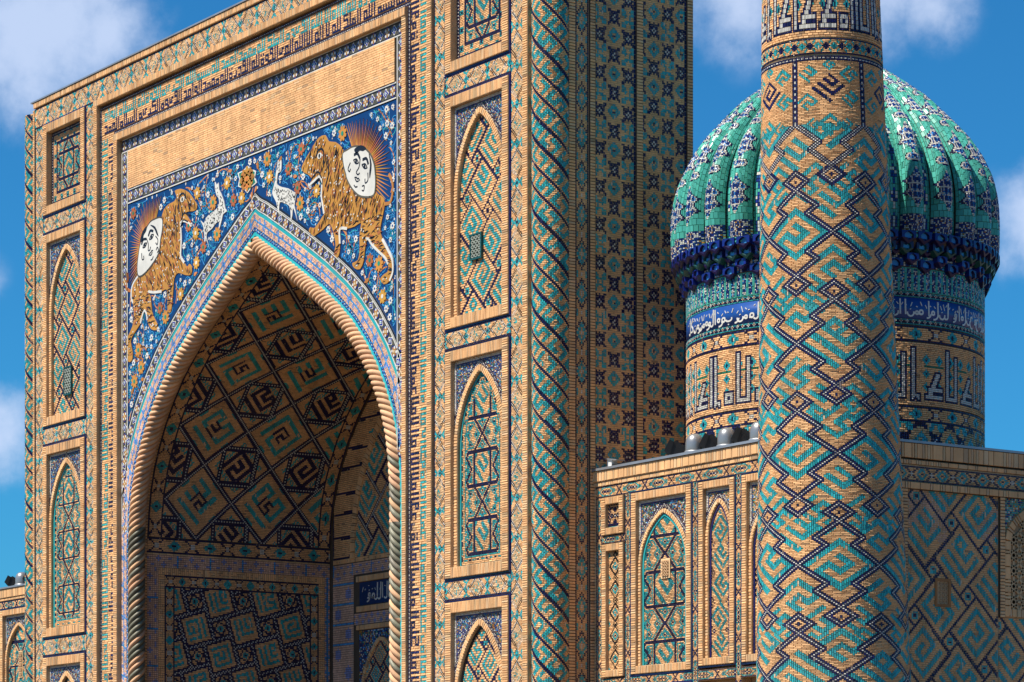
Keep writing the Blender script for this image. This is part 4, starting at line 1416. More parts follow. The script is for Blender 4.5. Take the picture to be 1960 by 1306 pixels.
# ---- arch bands -------------------------------------------------------------
def arch_band(name, o0, o1, zmin, painter=None, cell=.05, m=MORTAR, k=None, h=.012):
    a = [p for p in arch_outline(o0) if p[1] > zmin]; b = [p for p in arch_outline(o1) if p[1] > zmin]
    a = [(a[0][0], zmin)] + a + [(a[-1][0], zmin)]; b = [(b[0][0], zmin)] + b + [(b[-1][0], zmin)]
    n = 170
    def res(P):
        P = np.array(P); d = np.r_[0, np.cumsum(np.hypot(*np.diff(P, axis=0).T))]
        ic = np.argmax(P[:, 1]); tc = d[ic]
        t = np.r_[np.linspace(0, tc, n // 2), np.linspace(tc, d[-1], n // 2)[1:]]
        return np.stack([np.interp(t, d, P[:, 0]), np.interp(t, d, P[:, 1])], 1), d[-1]
    A, la = res(a); B, lb = res(b)
    m_ = len(A); mid = (la + lb) / 2
    tt = np.linspace(0, mid, m_)
    def f(u, v, w):
        e = v / (o1 - o0)
        ax = np.interp(u, tt, A[:, 0]); az = np.interp(u, tt, A[:, 1]); bx = np.interp(u, tt, B[:, 0]); bz = np.interp(u, tt, B[:, 1])
        return np.stack([ax + (bx - ax) * e, YS - .01 - w + 0 * u, az + (bz - az) * e], -1)
    y0, y1 = YS - .01, .26
    V = [(p[0], y0, p[1]) for p in A] + [(p[0], y0, p[1]) for p in B] + [(p[0], y1, p[1]) for p in A] + [(p[0], y1, p[1]) for p in B]
    F = []
    for i in range(m_ - 1):
        F += [(i + 1, i, m_ + i, m_ + i + 1), (i, i + 1, 2 * m_ + i + 1, 2 * m_ + i), (m_ + i + 1, m_ + i, 3 * m_ + i, 3 * m_ + i + 1)]
    ob = link(name, raw_mesh(name, V, F, [CLS[k] if k else m]), portal)
    if painter:
        cv = Canvas(0, mid, 0, o1 - o0, cell, cell)
        painter(cv)
        field(ob, cv, f, 'mosaic', {}, h=h, gap=(.006, .006))
    return ob, f, mid
arch_band('turquoise_line', .02, .12, 1.0, None, k=2)
def pat_bluewhite(cv):
    cv.G[:] = 14
    cv.G[(cv.ci % 3 == 0) ^ (cv.ri % 2 == 0)] = 10
    cv.G[(cv.ci % 4 == 1) & (cv.ri == cv.nr // 2)] = 4
arch_band('blue_white_line', .12, .24, 1.0, pat_bluewhite, .04)
arch_band('star_band', .24, .60, 1.0, p_starband, .05)
arch_band('turquoise_line', .60, .70, 9.5, None, k=2)
fb, ff, fl_ = arch_band('flower_border', .70, 1.06, 10.2, None, k=12)
nseg = int(fl_ / .36)
for i in range(nseg):
    u = (i + .5) * fl_ / nseg
    p = ff(np.array([u]), np.array([.18]), np.array([.002]))[0]; p2 = ff(np.array([u + .05]), np.array([.18]), np.array([.002]))[0]
    o = link('rosette', ROS_B if i % 2 == 0 else ROS_S, fb)
    o.location = p; o.rotation_euler = (0, -math.atan2(p2[2] - p[2], p2[0] - p[0]), 0)
for off, w, k in ((.03, .024, 4), (.33, .024, 4),):
    t = np.linspace(0, fl_, 200)
    P = ff(t, t * 0 + off, t * 0)
    ribbon_obj('edge_line', fb, [[(p[0], p[2]) for p in P]], w, front(YS - .01), CLS[k], .012)
arch_band('white_line', 1.06, 1.08, 10.5, None, k=4)
arch_band('black_line', 1.08, 1.14, 10.5, None, k=9)

# ---- rope moulding -----------------------------------------------------------
rope = link('rope_moulding', None, portal)
def rope_run(P, flip, n=6, pitch=1.15):
    """twisted strands: helical tubes round the moulding's core, each an object"""
    P = np.array(P); d = np.r_[0, np.cumsum(np.hypot(*np.diff(P, axis=0).T))]
    Ln = d[-1]
    m = int(Ln / .045)
    t = np.linspace(0, Ln, m)
    X = np.interp(t, d, P[:, 0]); Z = np.interp(t, d, P[:, 1])
    ker = np.ones(15) / 15
    tx = np.convolve(np.pad(np.gradient(X), 7, 'edge'), ker, 'valid'); tz = np.convolve(np.pad(np.gradient(Z), 7, 'edge'), ker, 'valid')
    l = np.hypot(tx, tz); tx /= l; tz /= l
    sx, sz = tz, -tx                      # in-plane normal
    for k in range(n):
        V = np.zeros((m, 7, 3))
        ph0 = 2 * pi * k / n + flip * 2 * pi * t / pitch
        w = .112                           # half width of a strand, as an angle*radius
        for q in range(7):
            e = (q - 3) / 3
            a = ph0 + e * pi / n * 1.0
            rr = .185 + .085 * np.sqrt(max(0, 1 - (e * .98) ** 2))
            V[:, q, 0] = X + sx * rr * np.cos(a)
            V[:, q, 1] = .20 + rr * np.sin(a)
            V[:, q, 2] = Z + sz * rr * np.cos(a)
        # cut every strand into short lengths, the joints of the terracotta pieces
        step = 28
        for i0 in range(0, m - 1, step):
            i1 = min(m - 1, i0 + step)
            zz = Z[(i0 + i1) // 2]
            mm = GLAZED_ROPE if (zz < 11.4 and rs.rand() < (.55 if zz < 10.6 else .25)) else TERRA
            Vs = V[i0:i1 + 1].reshape(-1, 3)
            c_ = i1 - i0 + 1
            F = np.array([(a * 7 + b, (a + 1) * 7 + b, (a + 1) * 7 + b + 1, a * 7 + b + 1) for a in range(c_ - 1) for b in range(6)])
            if flip * 1 > 0 or True:
                pass
            link('strand', raw_mesh('strand', Vs, F, [mm], None, np.full(len(F), rs.rand()), True), rope)
ro = arch_outline(-.20)
ic = int(np.argmax([p[1] for p in ro]))
rl = [(ro[0][0], 2.6)] + ro[:ic + 1]; rr_ = ro[ic:] + [(ro[-1][0], 2.6)]
ro = [(ro[0][0], 1.0)] + ro + [(ro[-1][0], 1.0)]
rope_run(rl, 1); rope_run(rr_[::-1], -1)
# inner core behind the twists
lowr = [p for p in ro if p[1] > 1.0]
Vc, Fc = [], []
for side_, pts in ((0, ro),):
    prev = None
    for i, p in enumerate(pts):
        q = pts[min(i + 1, len(pts) - 1)]; r0 = pts[max(i - 1, 0)]
        T = Vector((q[0] - r0[0], 0, q[1] - r0[1])).normalized(); S_ = T.cross(Vector((0, 1, 0)))
        o = len(Vc)
        for k in range(8):
            a = 2 * pi * k / 8
            Vc.append((p[0] + S_.x * .2 * math.cos(a), .20 + .2 * math.sin(a), p[1] + S_.z * .2 * math.cos(a)))
        if prev is not None:
            for k in range(8):
                Fc.append((prev + k, prev + (k + 1) % 8, o + (k + 1) % 8, o + k))
        prev = o
link('core', raw_mesh('core', Vc, Fc, [TERRA]), rope)


# ================================================================== PORTAL: recess (iwan)
YD = 7.2
prof = LEFTP + RIGHTP[:-1][::-1]
V = []; F = []
for i, (x, z) in enumerate(prof):
    V += [(x, YC + .0, z), (x, YD + .1, z)]
for i in range(len(prof) - 1):
    a = 2 * i
    F.append((a, a + 2, a + 3, a + 1))
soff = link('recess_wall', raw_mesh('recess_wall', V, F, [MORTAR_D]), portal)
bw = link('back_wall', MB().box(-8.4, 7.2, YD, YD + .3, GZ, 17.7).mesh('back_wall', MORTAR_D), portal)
class SideMap:
    """u = depth (y), v = length up the left side of the recess, w = inwards"""
    def __init__(s, P):
        s.p = PathMap(P, 0, 500)
    def __call__(s, u, v, w):
        q = s.p(v, -w, 0 * u)
        q[..., 1] = u
        return q
sm = SideMap(LEFTP)
S0 = -GZ       # v of z = 0
def rfield(y0, y1, z0, z1, painter, cell, name='brickwork', rule=None, **kw):
    cv = Canvas(y0, y1, z0 + S0, z1 + S0, cell)
    painter(cv)
    return field(soff, cv, sm, name, rule, **kw)
def flat(k):
    def f(cv): cv.G[:] = k
    return f
def p_flowerstrip(vertical=True, per=.62):
    def f(cv):
        X = (cv.U - cv.uc) if vertical else (cv.V - cv.vc); Sx = (cv.V - cv.v0) if vertical else (cv.U - cv.u0)
        hw = ((cv.u1 - cv.u0) if vertical else (cv.v1 - cv.v0)) / 2
        y = ((Sx / per) % 1 - .5) * per; i = np.floor(Sx / per).astype(int)
        ax, ay = np.abs(X), np.abs(y)
        cv.G[:] = 1
        d = ax * per / (2 * hw) * .9 + ay
        cv.G[(np.abs(ax / hw - np.abs(ay) / (per / 2)) < .13) & (i % 2 == 0)] = 3
        cv.G[(ax < .07) & (ay < .07) & (i % 2 == 0)] = 4
        cv.G[(d < per * .36) & (i % 2 == 1)] = 2
        cv.G[(d < per * .10) & (i % 2 == 1)] = 3
        if vertical: cv.G[:, 0] = 3; cv.G[:, -1] = 3
        else: cv.G[0] = 3; cv.G[-1] = 3
    return f
def strapnet(P, w, ang=pi / 4, axis=True, seed=0, size=None):
    """dotted strapwork: big diagonal squares with kufic, smaller cells between"""
    def f(cv):
        cv.G[:] = 1
        y = cv.U - cv.u0; z = cv.V - cv.v0
        # kufic squares
        ny = int((cv.u1 - cv.u0) / P) + 2; nz = int((cv.v1 - cv.v0) / P) + 2
        for i in range(-1, ny + 1):
            for j in range(-1, 2 * nz + 1):
                cy = cv.u0 + (i + (.5 if j % 2 else 0)) * P; cz = cv.v0 + j * P / 2
                big = (i + j) % 2 == 0
                if j % 2 == 0:
                    m = np.abs(cv.U - cy) + np.abs(cv.V - cz)
                    cv.G[(m < P * .36)] = 2
                    cv.G[(m < P * .36) & (((cv.ci * 3 + cv.ri) % 5) < 2)] = 1
                    cv.G[(m < P * .27)] = 1
                    cv.rot(cy, cz, P * .36, KUF[(i + 2 * j + seed) % 6], 3, pi / 4)
                else:
                    cv.rot(cy, cz, P * .46, KUF[(i * 2 + j + seed) % 6], 2, pi / 4)
                    cv.rot(cy, cz, P * .20, KUF5[(i + j) % 3], 3, pi / 4, 1)
                for s in (-1, 1):
                    for q in (-1, 1):
                        cv.diamond(cy + s * P * .25, cz + q * P * .25, P * .085, 2)
                        cv.diamond(cy + s * P * .25, cz + q * P * .25, P * .03, 3)
        p = (y + z) / math.sqrt(2); q = (z - y) / math.sqrt(2)
        D = P / math.sqrt(2)
        def nearest(a, d): return np.abs((a / d) % 1 - .5) * d
        a1 = nearest(p, D); a2 = nearest(q, D)
        m = (a1 < w / 2) | (a2 < w / 2)
        core = (a1 < w / 5) | (a2 < w / 5)
        if axis:
            b1 = nearest(y + P * .25, P / 2 * 2); b2 = nearest(y - P * .25, P); b3 = nearest(z + P * .25, P); b4 = nearest(z - P * .25, P)
            # only inside the smaller cells
            chk = ((np.floor(p / D - .5) + np.floor(q / D - .5)) % 2 == 0)
            for b in (b1, b2, b3, b4):
                m |= (b < w / 2) & chk
                core |= (b < w / 5) & chk
        cv.G[m] = 3
        cv.G[core & ((cv.ci + cv.ri) % 2 == 0)] = 4
    return f
VT = PathMap(LEFTP, 0, 500).L - S0 - .02
rule_i = {1: (3, 1), 3: (1, 1), 2: (1, 2), 8: (3, 1)}
rfield(.48, .66, 2.2, VT, soldier, .09, 'edge_course', {1: (2, 1), 8: (2, 1)}, gap=(.01, .012))
rfield(.66, 1.16, 9.95, VT, p_flowerstrip(True), .05, 'flower_course', rule_i)
rfield(6.68, 7.14, 9.95, VT, p_flowerstrip(True), .05, 'flower_course', rule_i)
rfield(1.16, 6.68, 9.50 + .45, VT, strapnet(2.35, .17), .048, 'strapwork', rule_i, gap=(.006, .006), split=(3,), piece='strap', minc=40, maxn=40)
rfield(.66, 7.14, 9.46, 9.93, p_flowerstrip(False), .05, 'flower_course', rule_i)
rfield(.66, 7.14, 9.40, 9.46, flat(8), .06, 'plain_course')
rfield(.66, 7.14, 9.02, 9.40, p_starband, .06, 'star_band', {})
rfield(.66, 1.04, 2.2, 9.02, lambda c: p_starband(c, False), .06, 'star_band', {})
rfield(1.04, 6.95, 8.80, 9.02, soldier, .07, 'edge_course', {1: (1, 3), 8: (1, 3)})
rfield(1.04, 1.26, 2.2, 8.80, soldier, .07, 'edge_course', {1: (3, 1), 8: (3, 1)})
rfield(6.73, 6.95, 2.2, 8.80, soldier, .07, 'edge_course', {1: (3, 1), 8: (3, 1)})
rfield(1.26, 6.73, 8.42, 8.80, p_flowerstrip(False, .40), .045, 'flower_course', rule_i)
rfield(1.26, 1.60, 2.2, 8.42, p_flowerstrip(True, .40), .045, 'flower_course', rule_i)
rfield(6.40, 6.73, 2.2, 8.42, p_flowerstrip(True, .40), .045, 'flower_course', rule_i)
rfield(6.95, 7.14, 2.2, 9.02, lambda c: p_starband(c, False), .06, 'star_band', {})
def p_twelve(cv):
    """tilted squares of turquoise kufic in a net of dotted straps"""
    p_pinwheel(cv, 1.02, .62, R_(17), (.2, .35), .19, 33, 2, 2, False)
    K_ = cv.G.copy()
    dot_straps(cv)
    # second, finer star lines in the small squares
    a, b = 1.02, .62
    ang = R_(17)
    x = cv.U - cv.uc + .2; y = cv.V - cv.vc + .35
    p = x * math.cos(ang) + y * math.sin(ang); q = -x * math.sin(ang) + y * math.cos(ang)
    den = a * a + b * b
    li = np.floor((p * a + q * b) / den); lj = np.floor((-p * b + q * a) / den)
    for di in (-1, 0, 1):
        for dj in (-1, 0, 1):
            px = p - ((li + di) * a - (lj + dj) * b); py = q - ((li + di) * b + (lj + dj) * a)
            sm_ = (px >= a) & (px < a + b) & (py >= 0) & (py < b)
            d = np.abs(px - a - b / 2) + np.abs(py - b / 2)
            cv.G[sm_ & (np.abs(d - .22) < .035)] = 3
            cv.G[sm_ & (d < .13)] = 2
            cv.G[sm_ & (d < .05)] = 3
rfield(1.60, 6.40, 2.2, 8.42, p_twelve, .048, 'strapwork', rule_i, gap=(.006, .006), split=(2,), piece='inlay', minc=12, maxn=50)

# back wall of the recess
fb_ = front(YD)
def bfield(x0, x1, z0, z1, painter, cell, name='brickwork', rule=None, mask=None, **kw):
    cv = Canvas(x0, x1, z0, z1, cell)
    painter(cv)
    if mask is not None: cv.G[~mask(cv)] = 0
    return field(bw, cv, fb_, name, rule, **kw)
archb = arch_pts(-.6, 6.25, 9.55, 16.4)
archb_poly = [(-6.85, 9.5)] + archb + [(5.65, 9.5)]
def p_backnet(cv):
    p_pinwheel(cv, 1.25, .55, pi / 4, (.3, .2), .15, 33, 2, 1, False)
    dot_straps(cv)
bfield(-6.85, 5.65, 9.55, 16.4, p_backnet, .06, 'strapwork', rule_i, lambda c: inside(archb_poly, c.U, c.V))
openpoly = prof
bfield(-8.2, 7.0, 9.55, 17.5, p_flowerstrip(True, .7), .06, 'flower_course', rule_i, lambda c: (~inside([(-7.1, 9.4)] + arch_pts(-.6, 6.5, 9.55, 16.7) + [(5.9, 9.4)], c.U, c.V)) & inside(openpoly, c.U, c.V))
arim = PathMap([(-6.98, 9.5)] + arch_pts(-.6, 6.38, 9.55, 16.55) + [(5.78, 9.5)], YD, 300)
cvr = Canvas(0, arim.L, -.13, .13, .075, .26); soldier(cvr)
field(bw, cvr, arim, 'arch_course', {}, h=.06, gap=(.012, .008))
bfield(-8.2, 7.0, 9.40, 9.55, soldier, .07, 'edge_course', {1: (1, 2), 8: (1, 2)})
bfield(-8.2, 7.0, 9.0, 9.38, p_starband, .06, 'star_band', {})
bfield(-8.2, -6.95, 2.2, 9.0, lambda c: p_starband(c, False), .07, 'star_band', {})
ib = box('inscription_panel', portal, CLS[10], -6.55, 5.4, YD - .03, YD + .1, 8.02, 8.72)
for zz in (7.9, 8.84): hrail(portal, -6.7, 5.5, zz - .09, zz + .09, YD - .06, .1)
bfield(-6.9, 5.8, 7.42, 7.78, p_starband, .06, 'star_band', {})
hrail(portal, -6.7, 5.5, 7.25, 7.40, YD - .05, .1)
apb = arch_pts(-5.25, 1.15, 4.9, 6.9)
cv_out = [(-6.42, 2.0)] + arch_pts(-5.25, 1.27, 4.9, 7.03) + [(-3.98, 2.0)]
bfield(-6.6, -3.7, 4.8, 7.22, lambda c: p_floral(c, 10), .055, 'spandrel_mosaic', {}, lambda c: ~inside(cv_out, c.U, c.V))
pr = PathMap([(-6.4, 2.2)] + [(-6.4, 4.9)] + apb[1:-1] + [(-4.1, 4.9), (-4.1, 2.2)], YD, 200)
cvr = Canvas(0, pr.L, 0, .14, .075, .14); soldier(cvr)
field(bw, cvr, pr, 'arch_course', {}, h=.05, gap=(.012, .008))
nb = [(-6.4, 2.2), (-6.4, 4.9)] + apb[1:-1] + [(-4.1, 4.9), (-4.1, 2.2)]
bfield(-6.4, -4.1, 2.2, 6.9, lambda c: p_pinwheel(c, .6, .25, pi / 4, (0, 0), .07, 3, 2, 1), .055, 'brickwork', rule_i, lambda c: inside(nb, c.U, c.V) & (c.U + c.V < .9 + c.V.max() * 0 + 1.0 - 0.0))
V, F = plate([(x * 1.0, z) for x, z in [(-4.15, 2.3), (-4.15, 4.9), (-4.5, 5.8), (-4.95, 5.0), (-5.0, 2.3)]], front(YD), .02)
link('doorway', raw_mesh('doorway', V, F, [DARKHOLE]), portal)

# ---- lettering drawn as strokes (thuluth manner) ---------------------------------
def arc(cx, cy, r, a0, a1, n=9, ry=None):
    return [(cx + r * math.cos(R_(a)), cy + (ry or r) * math.sin(R_(a))) for a in np.linspace(a0, a1, n)]
def glyphs():
    """strokes per letter in a unit em, drawn right to left: (advance, [polylines])"""
    G = {}
    G['a'] = (.20, [[(-.08, .18), (-.10, .95)]])
    G['l'] = (.34, [[(-.06, .98), (-.08, .30)] + arc(-.22, .28, .14, 0, -150, 7)])
    G['r'] = (.26, [arc(-.02, .34, .26, -10, -95, 7)])
    G['w'] = (.34, [arc(-.12, .36, .09, 0, 360, 9), arc(-.06, .32, .28, -10, -100, 7)])
    G['s'] = (.62, [[(-.02, .42), (-.05, .28), (-.12, .27), (-.14, .40), (-.17, .27), (-.26, .26), (-.28, .44)] + arc(-.44, .30, .17, 20, -170, 9)])
    G['n'] = (.44, [arc(-.20, .30, .19, 15, -185, 11), [(-.20, .44), (-.22, .48)]])
    G['b'] = (.52, [[(-.02, .40)] + arc(-.24, .34, .23, -10, -170, 9, .12), [(-.24, .08), (-.26, .04)]])
    G['m'] = (.30, [arc(-.10, .30, .08, 0, 360, 9), [(-.17, .27), (-.28, .26)]])
    G['h'] = (.32, [arc(-.14, .34, .11, 90, 450, 10), [(-.05, .25), (-.3, .25)]])
    G['e'] = (.40, [arc(-.20, .44, .12, 30, 210, 6) + arc(-.16, .20, .22, 140, 290, 7)])
    G['k'] = (.44, [[(-.04, .92), (-.30, .60), (-.06, .40), (-.10, .25), (-.40, .25)]])
    G['f'] = (.34, [arc(-.12, .42, .08, 0, 360, 8), [(-.06, .36), (-.10, .26), (-.32, .26)], [(-.12, .62), (-.14, .66)]])
    G['x'] = (.10, [[(-.03, .62), (-.10, .70)]])
    G['j'] = (.44, [[(-.04, .46), (-.34, .44)] + arc(-.16, .20, .22, 130, 300, 8)])
    G['d'] = (.30, [[(-.06, .52), (-.10, .30), (-.26, .26)]])
    G['_'] = (.12, [])
    return G
GL = glyphs()
def script_line(text, u0, u1, v0, v1, f, parent, m, wid=.085, h=.014, name='letter', top=True):
    """fills the band from its right end to its left end"""
    sc = v1 - v0
    x = u1 - .05 * sc
    i = 0
    while x > u0 + .35 * sc:
        ch = text[i % len(text)]; i += 1
        adv, st = GL[ch]
        polys = [np.array([(x + px * sc, v0 + py * sc) for px, py in smooth_open(s, 3)]) if len(s) > 2 else np.array([(x + px * sc, v0 + py * sc) for px, py in s]) for s in st]
        polys = [p for p in polys if p[:, 0].min() > u0]
        if polys:
            V, F = ribbons(polys, wid * sc, f, h)
            link(name, raw_mesh(name, V, F, [m]), parent)
        x -= adv * sc * .92
    if top:      # row of fine vowel marks and a lighter second line above
        polys = []
        x = u1
        while x > u0:
            polys.append(np.array([(x, v0 + sc * rs.uniform(.55, .9)), (x - .1 * sc, v0 + sc * rs.uniform(.55, .9))])); x -= sc * rs.uniform(.18, .35)
        V, F = ribbons(polys, wid * sc * .5, f, h * .8)
        o = link('vowel_marks', raw_mesh('vowel_marks', V, F, [m]), parent); o['kind'] = 'stuff'
TXT1 = 'rswl_bma_anjl_alyh_mn_rbh_walmwmnwn_kl_amn_ballh_'
TXT2 = 'la_tkxlfna_waef_ena_waxfr_lna_warhmna_ant_mwlana_'
TXT1 = ''.join(c for c in TXT1 if c in GL); TXT2 = ''.join(c for c in TXT2 if c in GL)
script_line('mn_rfwe_qal_allh_fr_dwl'.replace('q', 'f'), -6.5, -3.2, 8.06, 8.68, front(YD - .03), ib, CLS[4], .075, .012)

# ================================================================== PORTAL: corner columns and side wall
def helix_field(parent, cx, cy, r, z0, z1, a0, a1, hand=1, cell=.042, cellz=.042, per=.60, turns=5):
    cv = Canvas(a0 * r, a1 * r, z0, z1, cell, cellz)
    ang = cv.U / r
    lead = per * turns / (2 * pi)
    q = (cv.V + hand * lead * ang) / per
    t = q - np.floor(q)
    sx = (hand * ang * r - cv.V) / 1.414
    cv.G[:] = 1
    b = bits('###.#.###.#./#.#.#.#...#./#.###.#.###.')
    i = np.floor((t - .22) / .72 * 3).astype(int); j = np.floor(sx / .102).astype(int) % 12
    ok = (i >= 0) & (i < 3)
    on = np.zeros(cv.G.shape, bool); on[ok] = b[i[ok], j[ok]] > 0
    cv.G[on] = 2
    cv.G[t < .17] = 3
    def f(u, v, w):
        a = u / r
        return np.stack([cx + (r + w) * np.cos(a), cy + (r + w) * np.sin(a), v], -1)
    field(parent, cv, f, 'brickwork', {1: (3, 1), 2: (1, 2), 3: (1, 2)}, h=.014, gap=(.007, .007), split=(3,), piece='spiral_line', minc=6, maxn=60)
def column(cx, cy, r, hand, a0, a1, label):
    V, F = lathe([(r - .012, 2.0), (r - .012, ZT - .3)], 28)
    V = [(x + cx, y + cy, z) for x, y, z in V]
    c_ = link('corner_column', raw_mesh('corner_column', V, F, [MORTAR], None, None, True), portal)
    c_['label'] = label
    helix_field(c_, cx, cy, r, 2.4, ZT - .3, a0, a1, hand)
column(13.64, .40, .48, 1, R_(-165), R_(60), 'right corner column with navy spiral lines')
column(-15.24, .37, .48, 1, R_(-185), R_(25), 'left corner column with navy spiral lines')

XS = XR
sw = box('side_wall_facing', portal, MORTAR, XR - .1, XR, .60, YB, 2.0, ZT - .2)
def sfield(y0, y1, z0, z1, painter, cell, cellv=None, name='brickwork', rule=None, X=XS, parent=None, **kw):
    cv = Canvas(y0, y1, z0, z1, cell, cellv)
    painter(cv)
    return field(parent or sw, cv, sidex(X), name, rule, **kw)
def srail(y0, y1, z0, z1):
    b = box('brick_rail', portal, MORTAR_D, XR - .02, XR + .05, y0, y1, z0, z1)
    cv = Canvas(y0, y1, z0, z1, y1 - y0, .075); soldier(cv)
    field(b, cv, sidex(XR + .05), 'brickwork', {}, gap=(.01, .014))
srail(.58, .78, 2.2, 24.2)
srail(1.22, 1.38, 2.2, 24.2)
def p_sideband(cv):
    X = np.abs(cv.U - cv.uc); S = (cv.V / .96) % 1.0; y = np.abs(S - .5) * .96
    cv.G[:] = 1
    d = X * 1.6 + y
    cv.G[(d < .27) & (d > .13)] = 2
    cv.G[(d < .05)] = 4
    cv.G[(np.abs(d - .35) < .04)] = 3
    e = .48 - y
    cv.G[(X * 1.6 + e < .05)] = 4
    cv.G[(X > .16) & (e > .12) & (e < .2)] = 4
    cv.G[(X * 1.6 + np.abs(e - .27) < .0)] = 2
    cv.G[(X > .12) & (e < .08)] = 2
    cv.G[:, 0] = 3; cv.G[:, -1] = 3
sfield(.80, 1.20, 2.2, 24.2, p_sideband, .045, .045, 'lozenge_band', {1: (3, 1), 2: (1, 2)})
sfield(1.42, 2.58, 9.0, 24.2, lambda c: p_xflower(c, .43, .47, (.2, .3)), .046, .047, 'brickwork', {1: (4, 1), 2: (1, 2), 3: (1, 2)}, split=(2, 3), piece='inlay', minc=14, maxn=140)
sfield(2.58, 2.64, 9.0, 24.2, flat(3), .06, .12, 'navy_line', {})
srail(2.64, 2.84, 9.0, 24.2)
sfield(2.86, 4.16, 9.0, 24.2, lambda c: p_xflower(c, .43, .47, (.7, .6)), .046, .047, 'brickwork', {1: (4, 1), 2: (1, 2), 3: (1, 2)}, split=(2, 3), piece='inlay', minc=14, maxn=140)
sfield(4.16, 4.22, 9.0, 24.2, flat(3), .06, .12, 'navy_line', {})
srail(4.22, 4.40, 9.0, 24.2)


# ================================================================== RIGHT WING
YW = 1.36
XC0 = 22.9                        # outer corner, hidden by the minaret
def wing(name, label, xa, xb, mirror):
    w = thing(name, label, 'wall', ((xa + xb) / 2, YW + .3, GZ))
    def fr(Y): return front(Y)
    body = MB().box(xa, xb, YW + .29, YW + 7.5, GZ, 9.30)
    link('wall', body.mesh('wall', MORTAR), w)
    link('parapet', MB().box(xa, xb, YW + .0, YW + .55, 9.30, 9.56).mesh('parapet', MORTAR), w)
    pr_ = slab('parapet_course', w, xa, xb, 9.30, 9.56, YW - .05, None, back=.06)
    cv = Canvas(xa, xb, 9.30, 9.56, .058, .26); soldier(cv); field(pr_, cv, fr(YW - .05), 'soldier_bricks', {}, gap=(.014, .01), h=.016, jit=.0015)
    link('coping', MB().box(xa - .0, xb, YW - .10, YW + .6, 9.565, 9.625).mesh('coping', GREYMETAL), w)
    c2 = slab('brick_course', w, xa, xb, 9.18, 9.30, YW - .02, None, back=.30)
    cv = Canvas(xa, xb, 9.18, 9.27, .075, .09); soldier(cv); field(c2, cv, fr(YW - .02), 'soldier_bricks', {}, gap=(.012, .01), h=.014)
    def X(x): return x if not mirror else (xa + xb) - x
    def R2(x0, x1): return (x0, x1) if not mirror else (X(x1), X(x0))
    def band(x0, x1, z0, z1, vert, phase=0):
        a, b = R2(x0, x1)
        return slab('star_cross_band', w, a, b, z0, z1, YW, lambda c: p_chain(c, vert, 1.05, phase), .026, .026, .28, {1: (5, 1), 2: (1, 2), 3: (1, 2)}, gap=(.006, .006), h=.012, split=(2, 3), piece='inlay', minc=10, maxn=60)
    def arched(x0, x1, z0, z1, kind, **kw):
        a, b = R2(x0, x1)
        if kw.get('lattice') and mirror:
            l = kw['lattice']; kw['lattice'] = (*R2(l[0], l[1]), l[2], l[3])
        return niche(w, YW, a, b, z0, z1, kind, dp=.11, proud=.03, **kw)
    o = xa if not mirror else xa
    # numbers are for the right wing, measured from its inner edge
    band(14.18, xb if not mirror else xb, 8.90, 9.17, False, .1)
    band(14.18, 14.42, 2.0, 8.90, True, .35)
    band(15.37, 15.60, 2.0, 8.90, True, .1)
    band(18.03, 18.26, 2.0, 8.90, True, .25)
    band(19.66, 19.88, 2.0, 8.90, True, .0)
    band(14.42, 15.37, 7.76, 7.96, False, .2)
    for x0, x1 in ((14.42, 15.37), (15.60, 18.03), (18.26, 19.66), (19.88, xb)):
        band(x0, x1, 4.24, 4.48, False, .3)
    bx = R2(14.06, 14.17)
    cvb = Canvas(bx[0], bx[1], 2.0, 9.1, .11, .075); soldier(cvb)
    eb = box('edge_bricks', w, MORTAR, bx[0], bx[1], YW, YW + .28, 2.0, 9.17); field(eb, cvb, fr(YW), 'brickwork', {}, gap=(.01, .012))
    # small square, tall narrow panel
    def small(x0, x1, z0, z1, pat):
        a, b = R2(x0, x1)
        n = box('framed_panel', w, MORTAR_D, a + .03, b - .03, YW + .05, YW + .27, z0 + .03, z1 - .03)
        f_ = .17
        for q in ((a, a + f_, z0, z1), (b - f_, b, z0, z1)):
            vrail(n, *q, YW - .05, .32, 1, 'frame_rail')
        for q in ((a + f_, b - f_, z0, z0 + f_), (a + f_, b - f_, z1 - f_, z1)):
            hrail(n, *q, YW - .05, .32, 1, 'frame_rail')
        cv = Canvas(a + f_, b - f_, z0 + f_, z1 - f_, .034)
        pat(cv)
        field(n, cv, fr(YW + .05), 'brickwork', {1: (3, 1), 2: (1, 2)}, gap=(.006, .006))
    def pat_sq(cv):
        x = np.abs(cv.U - cv.uc); y = np.abs(cv.V - cv.vc)
        cv.G[:] = 1
        for (dx, dy) in ((0, 0), (0, .15), (.12, 0), (0, -.15), (-.12, 0)):
            m = np.abs(cv.U - cv.uc - dx) + np.abs(cv.V - cv.vc - dy)
            cv.G[m < .075] = 3; cv.G[m < .03] = 4
        d = x + y
        cv.G[(np.abs(np.maximum(x, y) - .20) < .02) & (np.minimum(x, y) > .06)] = 3
        cv.G[(np.abs(np.maximum(x * 1.1, y) - .27) < .02) & ((cv.ci + cv.ri) % 3 > 0)] = 3
        cv.G[cv.V < cv.v0 + .05] = 2; cv.G[(cv.V > cv.v0 + .05) & (cv.V < cv.v0 + .1)] = 3
    def pat_tall(cv):
        x = np.abs(cv.U - cv.uc); per = .56
        y = (((cv.V - cv.v0) / per) % 1 - .5) * per; ay = np.abs(y); e = per / 2 - ay
        cv.G[:] = 1
        d = x + ay
        cv.G[(x > .17) & (np.abs((.27 - x) + e - .06) < .03)] = 2
        cv.G[np.abs(d - .215) < .028] = 9
        cv.G[(x + e < .10)] = 9; cv.G[(x + e < .062)] = 1; cv.G[x + e < .03] = 9
        cv.G[(d < .125)] = 2; cv.G[d < .06] = 1; cv.G[d < .032] = 3
